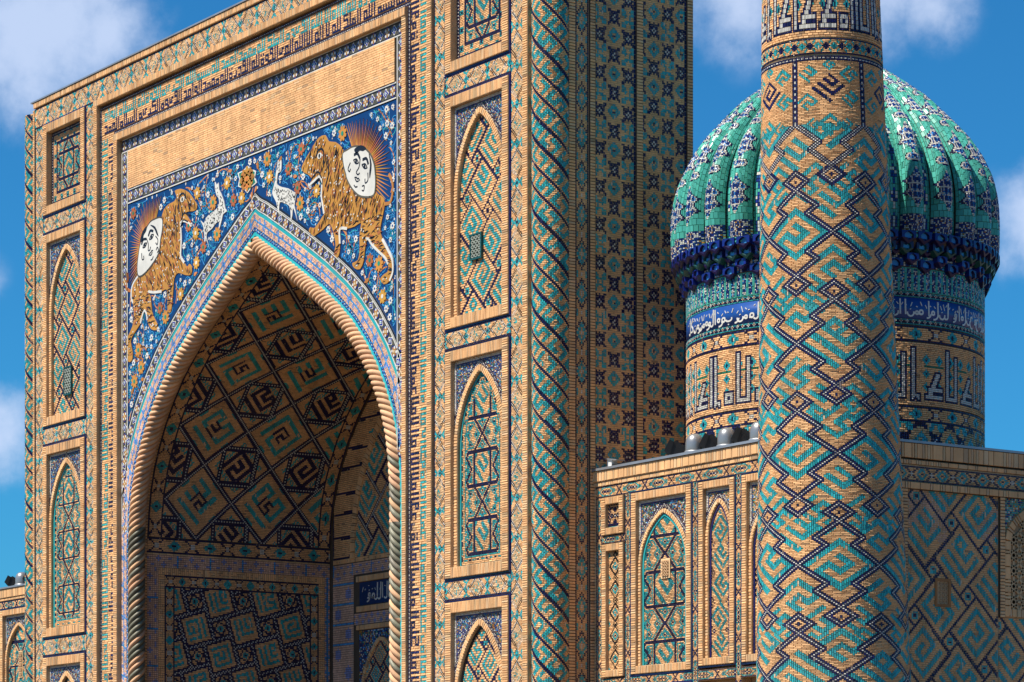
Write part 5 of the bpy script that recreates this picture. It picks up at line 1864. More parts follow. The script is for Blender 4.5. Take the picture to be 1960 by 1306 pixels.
    small(14.44, 15.34, 7.97, 8.88, pat_sq)
    small(14.46, 15.34, 4.50, 7.74, pat_tall)
    arched(15.64, 18.00, 4.52, 8.88, 'star', fw=.19, rim=.10, cell=.034, rise=1.25, zt_off=.36, period=1.67, side=.0, trim=2, lattice=(16.70, 17.05, 6.75, 7.22), floral_bg=3)
    arched(18.29, 19.63, 4.58, 8.87, 'steps', fw=.17, rim=.10, cell=.034, rise=.85, zt_off=.34, a=.62, b=.22, trim=3, floral_bg=8)
    arched(19.91, xb - .35 if not mirror else xb - .35, 4.58, 8.87, 'steps', fw=.17, rim=.10, cell=.034, rise=1.2, zt_off=.36, a=.7, b=.25, trim=3, floral_bg=8, seed=3)
    arched(15.64, 18.00, 2.0, 4.22, 'star', fw=.19, rim=.10, cell=.06, rise=1.0, period=1.67, trim=2)
    return w
lattice_teal = False
wr = wing('wing_wall', 'lower tiled wall between the portal and the front minaret', 14.06, XC0, False)
wl = wing('wing_wall', 'lower tiled wall at the far left end of the portal', -15.32 - (XC0 - 14.06) - .0, -15.32, True) if False else None

def left_wing():
    w = thing('wing_wall', 'lower tiled wall at the far left, beyond the corner column', 'wall', (-19.5, YW + .3, GZ))
    xa, xb = -24.2, -15.32
    D_ = -.24                     # this side was measured a little lower
    link('wall', MB().box(xa, xb, YW + .29, YW + 7.5, GZ, 8.95).mesh('wall', MORTAR), w)
    link('parapet', MB().box(xa, xb, YW, YW + .55, 8.95, 9.24).mesh('parapet', MORTAR), w)
    link('coping', MB().box(xa, xb, YW - .10, YW + .6, 9.245, 9.30).mesh('coping', GREYMETAL), w)
    s1 = slab('parapet_course', w, xa, xb, 8.94, 9.24, YW - .05, None, back=.06)
    cv = Canvas(xa, xb, 8.94, 9.24, .058, .30); soldier(cv); field(s1, cv, front(YW - .05), 'soldier_bricks', {}, gap=(.014, .01), h=.016, jit=.0015)
    s1 = slab('brick_course', w, xa, xb, 8.84, 8.95, YW - .02, None, back=.30)
    cv = Canvas(xa, xb, 8.84, 8.92, .075, .08); soldier(cv); field(s1, cv, front(YW - .02), 'soldier_bricks', {}, gap=(.014, .01), h=.016, jit=.0015)
    slab('star_cross_band', w, xa, xb, 8.55, 8.83, YW, lambda c: p_chain(c, False, 1.05, .2), .04, .04, .28, {1: (4, 1), 2: (1, 2), 3: (1, 2)}, gap=(.006, .006), h=.012)
    slab('star_cross_band', w, xa, -20.42, 2.0, 8.53, YW, lambda c: p_chain(c, True, 1.05, .2), .06, .06, .28, {1: (4, 1), 2: (1, 2), 3: (1, 2)}, h=.012)
    niche(w, YW, -20.38, -17.9, 4.2, 8.52, 'star', fw=.19, rim=.10, cell=.05, rise=1.25, zt_off=.36, period=1.67, lattice=(-19.25, -18.95, 6.2, 7.1), floral_bg=3, trim=None)
    slab('star_cross_band', w, -17.86, xb, 2.0, 8.53, YW, lambda c: p_chain(c, True, 1.05, .2), .06, .06, .28, {1: (4, 1), 2: (1, 2), 3: (1, 2)}, h=.012)
left_wing()

# ================================================================== SIDE WALL (beyond the minaret, in shade)
sidew = thing('side_wall', 'shaded tiled wall right of the front minaret with pierced windows', 'wall', (XC0 - .3, 7.0, GZ))
XSW = 22.9
link('wall', MB().box(XSW - 7.5, XSW - .02, YW + .6, 16.0, GZ, 9.10).mesh('wall', MORTAR), sidew)
link('parapet', MB().box(XSW - .6, XSW, YW + .6, 16.0, 9.10, 9.46).mesh('parapet', MORTAR), sidew)
link('coping', MB().box(XSW - .65, XSW + .08, YW + .6, 16.0, 9.465, 9.52).mesh('coping', GREYMETAL), sidew)
def wfield(y0, y1, z0, z1, painter, cell, cellv=None, name='brickwork', rule=None, X=XSW, parent=None, mask=None, **kw):
    cv = Canvas(y0, y1, z0, z1, cell, cellv)
    painter(cv)
    if mask is not None: cv.G[mask(cv)] = 0
    return field(parent or sidew, cv, sidex(X), name, rule, **kw)
b_ = box('parapet_course', sidew, MORTAR_D, XSW - .02, XSW + .05, 2.0, 12.0, 9.12, 9.46)
wfield(2.0, 12.0, 9.12, 9.46, soldier, .078, .34, 'soldier_bricks', {}, XSW + .05, b_, gap=(.012, .01), h=.018)
b_ = box('brick_course', sidew, MORTAR_D, XSW - .02, XSW + .02, 2.0, 12.0, 8.98, 9.09)
wfield(2.0, 12.0, 8.98, 9.09, soldier, .075, .11, 'soldier_bricks', {}, XSW + .02, b_, gap=(.012, .01))
def p_eyeband(cv):
    x = np.abs(cv.V - cv.vc); y = (((cv.U - cv.u0) / .62) % 1 - .5) * .62; ay = np.abs(y); i = np.floor((cv.U - cv.u0) / .62).astype(int)
    cv.G[:] = 1
    e = .31 - ay
    cv.G[np.abs(x - e * .75) < .03] = 3
    d = x * 1.2 + ay
    cv.G[(d < .19)] = 2; cv.G[d < .09] = 1; cv.G[d < .045] = 3
    cv.G[(x + e < .06)] = 4
    cv.G[(x > .13) & (e < .1)] = 2
    cv.G[0] = 3; cv.G[-1] = 3
wfield(2.6, 12.0, 8.60, 8.95, p_eyeband, .038, .038, 'lozenge_band', {1: (4, 1), 2: (1, 2)}, split=(2,), piece='inlay', minc=8, maxn=40)
b_ = box('brick_rail', sidew, MORTAR_D, XSW - .02, XSW + .08, 2.6, 12.0, 8.42, 8.58)
wfield(2.6, 12.0, 8.42, 8.58, soldier, .075, .16, 'soldier_bricks', {}, XSW + .08, b_, gap=(.012, .01))
b_ = box('brick_rail', sidew, MORTAR_D, XSW - .02, XSW + .08, 3.40, 3.66, 2.0, 8.42)
wfield(3.40, 3.66, 2.0, 8.42, soldier, .26, .075, 'brickwork', {}, XSW + .08, b_, gap=(.01, .012))
def p_sidekuf(cv):
    p_pinwheel(cv, 1.16, .36, pi / 4, (.35, .2), .075, 3, 2, 2)
    wn = rs.rand(*cv.G.shape)
    worn = ((cv.V - cv.v1) + (np.abs(cv.U - 4.1) * .8) > -.72) & (cv.U < 4.9) & (cv.U > 3.75)
    worn |= (np.hypot(cv.U - 6.25, (cv.V - 7.75)) < .42)
    cv.G[worn & (cv.G == 1) & (wn < .75)] = 15
wfield(3.70, 6.48, 2.0, 8.42, p_sidekuf, .046, .046, 'brickwork', {1: (4, 1), 2: (1, 3), 3: (1, 2)}, split=(2, 3), piece='inlay', minc=8, maxn=150,
       mask=lambda c: (c.U > 4.52) & (c.U < 5.02) & (c.V > 5.80) & (c.V < 6.46))
wfield(6.50, 9.0, 2.0, 5.64, lambda c: p_pinwheel(c, 1.16, .36, pi / 4, (-2.3, -1.0), .075, 3, 2, 2), .046, .046, 'brickwork', {1: (4, 1), 2: (1, 3), 3: (1, 2)})
# little pierced window
lw = box('lattice_window', sidew, DARKHOLE, XSW - .03, XSW - .012, 4.54, 5.0, 5.82, 6.44)
fr = MB()
fr.box(XSW - .02, XSW + .03, 4.53, 4.60, 5.81, 6.45).box(XSW - .02, XSW + .03, 4.93, 5.01, 5.81, 6.45).box(XSW - .02, XSW + .03, 4.60, 4.93, 6.38, 6.45).box(XSW - .02, XSW + .03, 4.60, 4.93, 5.81, 5.87)
link('frame', fr.mesh('frame', CLS[13]), lw)
def honey(u0, u1, v0, v1, nx, nz):
    P = []
    sx, sz = (u1 - u0) / nx, (v1 - v0) / nz
    for i in range(nx):
        for j in range(nz):
            cx, cz = u0 + (i + .5) * sx, v0 + (j + .5) * sz
            P.append([(cx + .5 * sx * math.cos(a), cz + .5 * sz * math.sin(a)) for a in np.linspace(0, 2 * pi, 7)])
    return P
V, F = ribbons(honey(4.60, 4.93, 5.87, 6.38, 3, 5), .026, sidex(XSW - .005), .02, -.006)
link('grille', raw_mesh('grille', V, F, [CLS[8]]), lw)
# arched window at the right edge
fx = box('window_frame', sidew, MORTAR_D, XSW - .02, XSW + .06, 6.50, 6.66, 5.64, 8.42)
wfield(6.50, 6.66, 5.64, 8.42, soldier, .16, .075, 'brickwork', {}, XSW + .06, fx, gap=(.01, .012))
wa = [(6.86, 5.9), (6.86, 7.35)] + arch_pts(7.75, .89, 7.35, 8.15)[1:] + [(8.64, 5.9)]
Vw, Fw = plate(wa, sidex(XSW - .012), 0.0, -.01)
aw = link('lattice_window', raw_mesh('lattice_window', Vw, Fw, [DARKHOLE]), sidew)
aw['label'] = 'arched pierced window at the right edge'
pmw = None
class SidePath(PathMap):
    def __call__(s, u, v, w):
        q = PathMap.__call__(s, u, v, w)
        return np.stack([XSW + w, q[..., 0], q[..., 2]], -1)
sp_ = SidePath([(6.76, 5.7)] + [(6.76, 7.35)] + arch_pts(7.75, .99, 7.35, 8.25)[1:-1] + [(8.74, 7.35), (8.74, 5.7)])
cvr = Canvas(0, sp_.L, -.09, .11, .075, .20); soldier(cvr)
field(aw, cvr, sp_, 'rim_brickwork', {}, h=.07, gap=(.012, .01), w0=0) if False else field(aw, cvr, sp_, 'rim_brickwork', {}, h=.06, gap=(.012, .01))
wfield(6.66, 8.84, 5.66, 5.86, soldier, .075, .2, 'sill_bricks', {}, XSW, aw, h=.06, gap=(.012, .01))
polys = []
step = .36
for i in range(6):
    for j in range(8):
        cx, cz = 6.95 + i * step, 6.02 + j * step
        if inside(wa, np.array([cx]), np.array([cz]))[0]:
            for k in range(4):
                a = k * pi / 4
                polys.append([(cx - .18 * math.cos(a) * (1.35 if k % 2 else 1), cz - .18 * math.sin(a) * (1.35 if k % 2 else 1)), (cx + .18 * math.cos(a) * (1.35 if k % 2 else 1), cz + .18 * math.sin(a) * (1.35 if k % 2 else 1))])
            polys.append([(cx + .11 * math.cos(a), cz + .11 * math.sin(a)) for a in np.linspace(0, 2 * pi, 9)])
V, F = ribbons(polys, .05, sidex(XSW - .01), .05, -.005)
link('grille', raw_mesh('grille', V, F, [CLS[8]]), aw)
wfield(6.66, 9.0, 7.4, 8.42, lambda c: p_floral(c, 11, ((10, .2), (4, .12), (5, .1), (2, .2))), .05, .05, 'spandrel_mosaic', {}, XSW, aw,
       mask=lambda c: inside([(6.6, 5.9), (6.6, 7.35)] + arch_pts(7.75, 1.12, 7.35, 8.36) + [(8.9, 5.9)], c.U, c.V))

# ================================================================== MINARET
MX, MY = 23.1, 1.4
mina = thing('minaret', 'tall round brick minaret with diamond pattern in front of the dome', 'minaret', (MX, MY, GZ))
def mr_(z): return 1.69 - .0272 * (z - 3.97)
fm = cyl(MX, MY, mr_, .0188, 3.0)
TH_B = R_(-33.5)
NCOL = 209
dth = 2 * pi / NCOL
HP = 19
rowh = 2.40 / 75
zs0, zs1 = 2.4, 17.36
n_rows = int(round((zs1 - zs0) / rowh))
rowh = (zs1 - zs0) / n_rows
cA, cB = -140, 25         # columns relative to the facing seam
c_lo, c_hi = int(R_(-150) / dth), int(R_(65) / dth)
cvm = Canvas(c_lo * dth, c_hi * dth, zs0, zs1, dth, rowh)
col = np.round((cvm.U[0] - TH_B) / dth).astype(int)       # column index, 0 under the B crossings
CI = np.broadcast_to(col[None], cvm.G.shape)
RZ = cvm.V
# crossing rows
zB = [4.00, 8.82, 13.60, 18.4]
zA = [1.6, 6.40, 11.20, 15.98]
def rowof(z): return (z - zs0) / rowh
RI = cvm.ri
cvm.G[:] = 1
def mrot(c0, z0, half, bm, k):
    """bitmap on the diagonal, in brick cells"""
    x = CI - c0; y = RI - rowof(z0)
    p = (x + y); q = (y - x)
    n = bm.shape[0]
    s = 2 * half / n
    i = np.floor((half - q) / s).astype(int); j = np.floor((p + half) / s).astype(int)
    ok = (i >= 0) & (i < n) & (j >= 0) & (j < n)
    on = np.zeros(cvm.G.shape, bool); on[ok] = bm[i[ok], j[ok]] > 0
    cvm.G[on] = k
def mseg(pts, w, dotted=False):
    for (c0, r0), (c1, r1) in zip(pts[:-1], pts[1:]):
        dx, dy = c1 - c0, r1 - r0
        l2 = dx * dx + dy * dy + 1e-9
        t = np.clip(((CI - c0) * dx + (RI - r0) * dy) / l2, 0, 1)
        d = np.hypot(CI - c0 - t * dx, RI - r0 - t * dy)
        core = d < .95
        cvm.G[(d < w)] = 3
        CORE.append(core)
CORE = []
crosses = [(k * 2 * HP, z) for k in range(-4, 4) for z in zB] + [(HP + k * 2 * HP, z) for k in range(-4, 4) for z in zA]
for n_, (c0, z0) in enumerate(crosses):
    h = 33
    mrot(c0 + HP, z0 + .0, 18, KUF[(c0 // 19 + int(z0)) % 6], 2)
    for (dc, dz, hf, ki) in ((0, .66, 12, 0), (0, -.66, 12, 1), (8, 1.20, 10, 2), (-8, 1.20, 10, 1), (HP - 6, .90, 8, 2), (-(HP - 6), .90, 8, 0)):
        mrot(c0 + dc, z0 + dz, hf, KUF5[(ki + n_) % 3], 2)
for (c0, z0) in crosses:
    r0 = rowof(z0)
    for sx in (-1, 1):
        for sy in (-1, 1):
            mseg([(c0, r0), (c0 + sx * 13, r0 + sy * 13), (c0 + sx * 8, r0 + sy * 18), (c0 + sx * HP, r0 + sy * 29)], 1.8)
            if sx > 0:
                d = np.abs(CI - c0 - HP) + np.abs(RI - r0 - sy * 35)
                cvm.G[(d < 8.5)] = 3
                CORE.append((np.abs(d - 5.5) < 1.05))
                cvm.G[d < 3.6] = 1
                cvm.G[d < 1.1] = 3
for m in CORE:
    cvm.G[m & ((CI + RI) % 2 == 0)] = 4
# above the top crossings: plain ground with kufic, divided by dotted uprights
topm = (RI > rowof(15.98)) 
up = np.zeros(cvm.G.shape, bool)
for k in range(-4, 4):
    c0 = HP + k * 2 * HP
    cvm.G[topm & (np.abs(CI - c0) <= 2) ] = 1
tmask = topm & ((np.abs(CI % (2 * HP) - HP)) + 0 < 100)
zig = np.abs(((CI) % (2 * HP)) - HP)                         # distance from the A columns
above = topm & (RI - rowof(15.98) > -zig * 1.0 + 2)
cvm.G[topm] = 1
for k in range(-4, 4):
    c0 = k * 2 * HP
    mrot(c0, 16.75, 10, KUF[(k + 1) % 6], 3)
    for (dc, dz, hf, ki) in ((-11, .35, 6, 0), (11, .35, 6, 2), (-12, -.25, 6, 1), (12, -.2, 6, 0), (0, -.75, 8, 1), (-9, -.75, 5, 2), (9, -.75, 5, 0), (0, .55, 4, 2)):
        mrot(c0 + dc, 16.70 + dz, hf, KUF5[(ki + k) % 3], 2)
for k in range(-4, 4):
    c0 = HP + k * 2 * HP
    m = topm & (np.abs(CI - c0) <= 1)
    cvm.G[m] = 3
    cvm.G[m & (CI == c0) & (RI % 4 < 2)] = 4
rulem = {1: (4, 1), 2: (1, 3), 3: (1, 3), 4: (1, 2)}
V, F = lathe([(mr_(GZ) - .012, GZ), (mr_(20.5) - .012, 20.5)], 64)
nseg = 22
prof_ = [(0, GZ + (22 - GZ) * i / nseg) for i in range(nseg + 1)]
Vm = []; Fm = []
for i, (_, z) in enumerate(prof_):
    a = np.linspace(0, 2 * pi, 65)[:-1]
    Vm += [tuple(p) for p in fm(a, np.full(64, z), np.full(64, -.012))]
for i in range(nseg):
    for k in range(64):
        Fm.append((i * 64 + k, i * 64 + (k + 1) % 64, (i + 1) * 64 + (k + 1) % 64, (i + 1) * 64 + k))
shaft = link('shaft', raw_mesh('shaft', Vm, Fm, [MORTAR], None, None, True), mina)
GAPM = (dth * .16, .0055)
field(mina, cvm, fm, 'brickwork', rulem, h=.011, gap=GAPM, jit=.003, split=(2,), piece='glazed_inlay', minc=10, maxn=300)
# rings above
def ring(z0, z1, painter, ncol, rows, name, **kw):
    cv = Canvas(R_(-150), R_(65), z0, z1, R_(215) / ncol, (z1 - z0) / rows)
    painter(cv)
    return field(mina, cv, fm, name, rulem, h=.014, gap=(dth * .14, .006), **kw)
def p_dotring(cv):
    cv.G[:] = 3
    cv.G[(cv.ri == 1) & (cv.ci % 3 > 0)] = 4
ring(17.36, 17.46, p_dotring, 160, 3, 'dotted_ring')
def p_hexring(cv):
    cv.G[:] = 1
    n = 12
    x = np.abs(cv.ci % n - n / 2 + .5); y = np.abs(cv.ri - (cv.nr - 1) / 2)
    cv.G[(x + y < 2.6)] = 3
    cv.G[(np.abs(x - 5.2) + y * .8 < 2.2)] = 2
    cv.G[(np.abs(x - y) < .6) & (x > 1.5) & (x < 4)] = 2
    cv.G[0] = 3; cv.G[-1] = 3
ring(17.50, 17.84, p_hexring, 170, 11, 'hexagon_ring')
def p_bigkufic(seed, nrow, every=2, k1=4, k2=3):
    """tall white letters outlined in navy on brick"""
    def f(cv):
        cv.G[:] = 1
        nc, nr = cv.nc, cv.nr
        r = random.Random(seed)
        W_ = np.zeros(cv.G.shape, bool)
        c = 3
        base = 4
        while c < nc - 8:
            kind = r.choice('allnhka')
            if kind == 'a' or kind == 'l':
                W_[base:nr - 3, c:c + 2] = True
                if kind == 'l':
                    for t in range(5): W_[max(0, base - abs(2 - t) + 1):base + 2, c + t] = True if c + t < nc else False
                    c += 5
                c += 4
            elif kind == 'n':
                W_[base:nr - 3, c:c + 2] = True
                W_[base:base + 2, c:c + 9] = True
                W_[base:nr - 6, c + 7:c + 9] = True
                c += 13
            elif kind == 'h':
                W_[base:base + 6, c:c + 6] = True
                W_[base + 2:base + 4, c + 2:c + 4] = False
                c += 9
            elif kind == 'k':
                for t in range(min(nr - 6 - base, 14)):
                    W_[base + t, c + t // 2 + 1:c + t // 2 + 4] = True
                W_[base:base + 2, c:c + 12] = True
                W_[base + 4:base + 6, c + 2:c + 12] = True
                c += 15
        # points under the letters
        out = np.zeros_like(W_)
        for da in (-1, 0, 1):
            for db in (-1, 0, 1):
                out |= np.roll(np.roll(W_, da, 0), db, 1)
        cv.G[:] = 1
        for i in range(nc // 9):
            for (z, rr) in ((nr * .72, 2.6), (nr * .5, 2.2), (nr * .3, 2.6)):
                m = np.abs(cv.ci - i * 9 - 4) + np.abs(cv.ri - z)
                cv.G[m < rr] = 2; cv.G[m < .8] = 3
        cv.G[(cv.ri == int(nr * .62)) & ((cv.ci // 7) % 3 != 2)] = 6
        cv.G[out] = k2
        cv.G[W_] = k1
    return f
ring(17.86, 20.2, p_bigkufic(5, 40), 165, 46, 'kufic_ring', split=(4,), piece='letter', minc=12, maxn=60)

# ================================================================== DOME
DX, DY = 13.13, 9.86
dome = thing('dome', 'ribbed turquoise dome on a lettered drum behind the minaret', 'dome', (DX, DY, GZ))
DR = 3.90
def zpx(y): return (1650 - y) * .013792
drum = link('drum', raw_mesh('drum', *(lambda vf: ([(x + DX, y + DY, z) for x, y, z in vf[0]], vf[1]))(lathe([(DR - .012, 8.0), (DR - .012, 15.9)], 96)), [MORTAR_D], None, None, True), dome)
fd = cyl(DX, DY, lambda z: DR + 0 * z)
A0, A1 = R_(-150), R_(70)
def dfield(z0, z1, painter, cell, name='brickwork', rule=None, r=DR, parent=None, cellv=None, **kw):
    cv = Canvas(A0 * DR, A1 * DR, z0, z1, cell, cellv)
    painter(cv)
    ff_ = lambda u, v, w: fd(u / DR, v, w + (r - DR))
    return field(parent or drum, cv, ff_, name, rule, gap=(.007, .007), **kw)
rd = {1: (3, 1), 2: (1, 2), 3: (1, 1), 8: (3, 1)}
dfield(9.4, 11.10, lambda c: p_xflower(c, .5, .5), .055, 'brickwork', rd)
dfield(11.10, 11.50, p_flowerstrip(False, .62), .048, 'lozenge_ring', rd)
dfield(11.52, 13.10, p_bigkufic(9, 30), .047, 'kufic_ring', rd, split=(4,), piece='letter', minc=14, maxn=80)
dfield(13.12, 13.52, p_flowerstrip(False, .62), .048, 'lozenge_ring', rd)
def p_beads(cv):
    cv.G[:] = 2
    x = np.abs(cv.ci % 5 - 2); y = np.abs(cv.ri - cv.nr // 2)
    cv.G[(cv.ri > 0) & (cv.ri < cv.nr - 1)] = 3
    cv.G[x + y < 2] = 4
    cv.G[(x + y < 1) & (cv.ci % 10 < 5)] = 5
dfield(13.54, 13.68, p_beads, .035, 'bead_ring', {})
scr = link('script_ring', raw_mesh('script_ring', *(lambda vf: ([(x + DX, y + DY, z) for x, y, z in vf[0]], vf[1]))(lathe([(DR - .0, 13.69), (DR + .006, 13.69), (DR + .006, 14.22), (DR, 14.22)], 96)), [CLS[10]], None, None, True), dome)
fdu = lambda u, v, w: fd(u / DR, v, w + .006)
script_line(TXT1, R_(-118) * DR, R_(-38) * DR, 13.70, 14.20, fdu, scr, CLS[4], .085, .012)
script_line(TXT2, R_(-38) * DR, R_(52) * DR, 13.70, 14.20, fdu, scr, CLS[4], .085, .012)
dfield(14.23, 14.36, p_beads, .035, 'bead_ring', {})
def p_tilerow(cv):
    cv.G[:] = 11
    i = cv.ci % 5
    cv.G[(i > 0) & (i < 4)] = 10
    n = rs.rand(*cv.G.shape)
    cv.G[(i > 0) & (i < 4) & (n < .35)] = 4
    cv.G[(i > 0) & (i < 4) & (n > .85)] = 14
    cv.G[0] = 11; cv.G[-1] = 11
dfield(14.37, 14.98, p_tilerow, .038, 'upright_tiles', {11: (1, 6)})
# profile of the dome: (radius, height)
PROF = [(3.98, 15.35), (4.24, 15.62), (4.30, 16.0), (4.315, 16.5), (4.31, 16.95), (4.25, 17.4), (4.13, 17.85), (3.88, 18.38), (3.50, 18.93), (3.02, 19.44), (2.54, 19.92), (1.84, 20.43), (1.22, 20.87), (.62, 21.32), (.22, 21.72), (.04, 22.1)]
Pd = np.array(PROF)
dlen = np.r_[0, np.cumsum(np.hypot(*np.diff(Pd, axis=0).T))]
tt_ = np.linspace(0, dlen[-1], 300)
pr_r = np.interp(tt_, dlen, Pd[:, 0]); pr_z = np.interp(tt_, dlen, Pd[:, 1])
ker = np.ones(15) / 15
pr_r = np.convolve(np.pad(pr_r, 7, 'edge'), ker, 'valid'); pr_z = np.convolve(np.pad(pr_z, 7, 'edge'), ker, 'valid')
NR = 28
SEG = 2 * pi / NR
def rib_map(u, v, w):
    """u in [-1,1] across the roll, v along the profile; rib centred on angle 0 at the origin axis"""
    r = np.interp(v, tt_, pr_r); z = np.interp(v, tt_, pr_z)
    dr = np.interp(v + .05, tt_, pr_r) - np.interp(v - .05, tt_, pr_r); dz = np.interp(v + .05, tt_, pr_z) - np.interp(v - .05, tt_, pr_z)
    l = np.hypot(dr, dz) + 1e-9
    nr_, nz_ = dz / l, -dr / l
    hw = r * SEG / 2 * .70
    dep = hw * 1.25
    c = np.sqrt(np.clip(1 - (u * .97) ** 2, 0, 1))
    off = (c - 1) * dep + w * c
    a = u * (1 + .12 * 0) * SEG / 2 * .70 + w * u * .9 / (r + .1)
    rr = r + off * nr_
    return np.stack([rr * np.cos(a), rr * np.sin(a), z + off * nz_], -1)
def groove_map(u, v, w):
    r = np.interp(v, tt_, pr_r); z = np.interp(v, tt_, pr_z)
    hw = r * SEG / 2 * .70
    rr = r - hw * 1.15 + w
    a = SEG / 2 + u * SEG / 2 * .36
    return np.stack([rr * np.cos(a), rr * np.sin(a), z - 0 * u], -1)
LR = tt_[-1]
v_low = .55
FINE = 24
cvr = Canvas(-1, 1, v_low, LR - .35, 2 / FINE, .042)
cvr.G[:] = 11
ylow = cvr.V - v_low
band1 = ylow < .50
n = rs.rand(*cvr.G.shape)
cvr.G[band1] = 10
gsc = np.sin(cvr.U * 9) * np.cos(ylow * 26) + .5 * np.sin(cvr.U * 20 + ylow * 14)
cvr.G[band1 & (np.abs(gsc) < .30)] = 4
cvr.G[band1 & (n < .10)] = 5
cvr.G[band1 & ((ylow < .045) | (ylow > .46))] = 11
def medallion(v0, hv, hu, kind):
    y = (cvr.V - v0) / hv; x = cvr.U / hu
    if kind == 0:      # pointed palmette
        rad = np.maximum(np.abs(y), 0)
        d = np.abs(x) * (1 + .25 * np.cos(y * 9)) / np.clip(1 - np.abs(y) ** 1.6, .05, 1)
        m = (np.abs(y) < 1) & (d < 1); rim = m & ((d > .74) | (np.abs(y) > .9)); edge = m & (d > .88)
    else:              # small cartouche
        d = np.maximum(np.abs(x), np.abs(y) * 1.0) + .3 * np.minimum(np.abs(x), np.abs(y))
        m = d < 1; rim = m & (d > .72); edge = m & (d > .9)
    q = np.sin(x * 7) * np.cos(y * 8)
    cvr.G[m] = 10
    cvr.G[m & (np.abs(q) < .28)] = 4
    cvr.G[m & (rs.rand(*cvr.G.shape) < .12)] = 14
    cvr.G[rim] = 4
    cvr.G[edge] = 3
v = v_low + 1.15
while v < LR - .8:
    sc_ = max(.35, np.interp(v, tt_, pr_r) / 4.3)
    medallion(v, .52 * (sc_ ** .5), .80, 0)
    medallion(v + .80 * (sc_ ** .5), .14, .70, 1)
    v += 1.42 * (sc_ ** .5)
Rr, K = merge(cvr.G, {11: (3, 4)})
S_ = np.empty_like(Rr)
S_[:, 0] = cvr.u0 + Rr[:, 0] * cvr.cu; S_[:, 1] = cvr.u0 + Rr[:, 1] * cvr.cu; S_[:, 2] = cvr.v0 + Rr[:, 2] * cvr.cv; S_[:, 3] = cvr.v0 + Rr[:, 3] * cvr.cv
big = np.nonzero((K == 11) & (Rr[:, 1] - Rr[:, 0] == 3) & (Rr[:, 3] - Rr[:, 2] == 4) & (S_[:, 2] < v_low + 4.2) & (np.abs(S_[:, 0] + .125) < .62))[0]
rs.shuffle(big)
big = np.sort(big[:20])
rest = np.setdiff1d(np.arange(len(K)), big)
RIBT = tile_mesh('tiling', S_[rest], K[rest], rib_map, .010, (.010, .006), jit=.0035)
TILES = [tile_mesh('glazed_tile', S_[[i]], K[[i]], rib_map, .010, (.010, .006), jit=.0035) for i in big]
# under-surface of a rib
uu, vv = np.meshgrid(np.linspace(-1, 1, 9), np.linspace(0.0, LR, 60))
Pb = rib_map(uu.ravel(), vv.ravel(), np.full(uu.size, -.004))
Fb = [(j * 9 + i, j * 9 + i + 1, (j + 1) * 9 + i + 1, (j + 1) * 9 + i) for j in range(59) for i in range(8)]
RIBB = raw_mesh('rib', Pb, Fb, [MORTAR_D], None, None, True)
cvg = Canvas(-1, 1, v_low, LR - .5, .4, .09)
cvg.G[:] = 11
yy = ((cvg.V - v_low) / .62) % 1 - .5
dd = np.abs(cvg.U) * .7 + np.abs(yy) * 1.3
cvg.G[dd < .55] = 10
cvg.G[(dd < .55) & (rs.rand(*cvg.G.shape) < .4)] = 4
Rr, K = merge(cvg.G, {11: (2, 2)})
S2 = np.empty_like(Rr)
S2[:, 0] = -1 + Rr[:, 0] * cvg.cu; S2[:, 1] = -1 + Rr[:, 1] * cvg.cu; S2[:, 2] = cvg.v0 + Rr[:, 2] * cvg.cv; S2[:, 3] = cvg.v0 + Rr[:, 3] * cvg.cv
GRT = tile_mesh('groove', S2, K, groove_map, .010, (.03, .008), jit=.002)
uu, vv = np.meshgrid(np.linspace(-1.6, 1.6, 4), np.linspace(0, LR, 50))
Pb = groove_map(uu.ravel(), vv.ravel(), np.full(uu.size, -.004))
GRB = raw_mesh('groove', Pb, [(j * 4 + i, j * 4 + i + 1, (j + 1) * 4 + i + 1, (j + 1) * 4 + i) for j in range(49) for i in range(3)], [MORTAR_D], None, None, True)
# hanging stalactite cells: a small faceted bracket with a hollow
def cell_mesh(wd, ht, dp, k, kin):
    mb = MB(); V = []; F = []; mi = []
    # outer bracket: wide top, drawn in to a point below
    hw = wd / 2
    o = [(-hw, -dp, ht), (hw, -dp, ht), (hw, -dp, ht * .45), (0, -dp * .45, 0), (-hw, -dp, ht * .45), (-hw, 0.1, ht), (hw, 0.1, ht), (hw, 0.1, ht * .30), (-hw, 0.1, ht * .30), (0, .1, -.02)]
    V += o
    F += [(5, 0, 1, 6), (1, 2, 7, 6), (0, 5, 8, 4), (2, 3, 9, 7), (4, 8, 9, 3)]; mi += [2, 1, 1, 0, 0]
    # front with a pointed hollow
    A = [(-hw * .62, ht * .45), (-hw * .62, ht * .70), (-hw * .36, ht * .86), (0, ht * .96), (hw * .36, ht * .86), (hw * .62, ht * .70), (hw * .62, ht * .45)]
    b = len(V)
    V += [(x, -dp - .002, z) for x, z in A]; V += [(x * .8, -dp * .35, z * .93 + .01) for x, z in A]
    V += [(0, -dp * .75, ht * .25)]
    q = len(V) - 1
    F += [(0, 4, b, b + 1), (0, b + 1, b + 2), (0, b + 2, b + 3), (0, b + 3, 1), (1, b + 3, b + 4), (1, b + 4, b + 5), (1, b + 5, b + 6, 2), (4, 3, q, b), (3, 2, b + 6, q)]
    mi += [1] * 7 + [0, 0]
    for i in range(6):
        F.append((b + i, b + 7 + i, b + 8 + i, b + i + 1)); mi.append(0)
    F.append(tuple(b + 7 + i for i in range(6, -1, -1))[::-1]); mi.append(3)
    F.append((b, q, b + 6, b + 13, b + 7)); mi.append(0)
    F = [f[::-1] for f in F]
    return raw_mesh('stalactite', V, F, [CLS[k], CLS[kin], CLS[11], CLS[14]], mi)
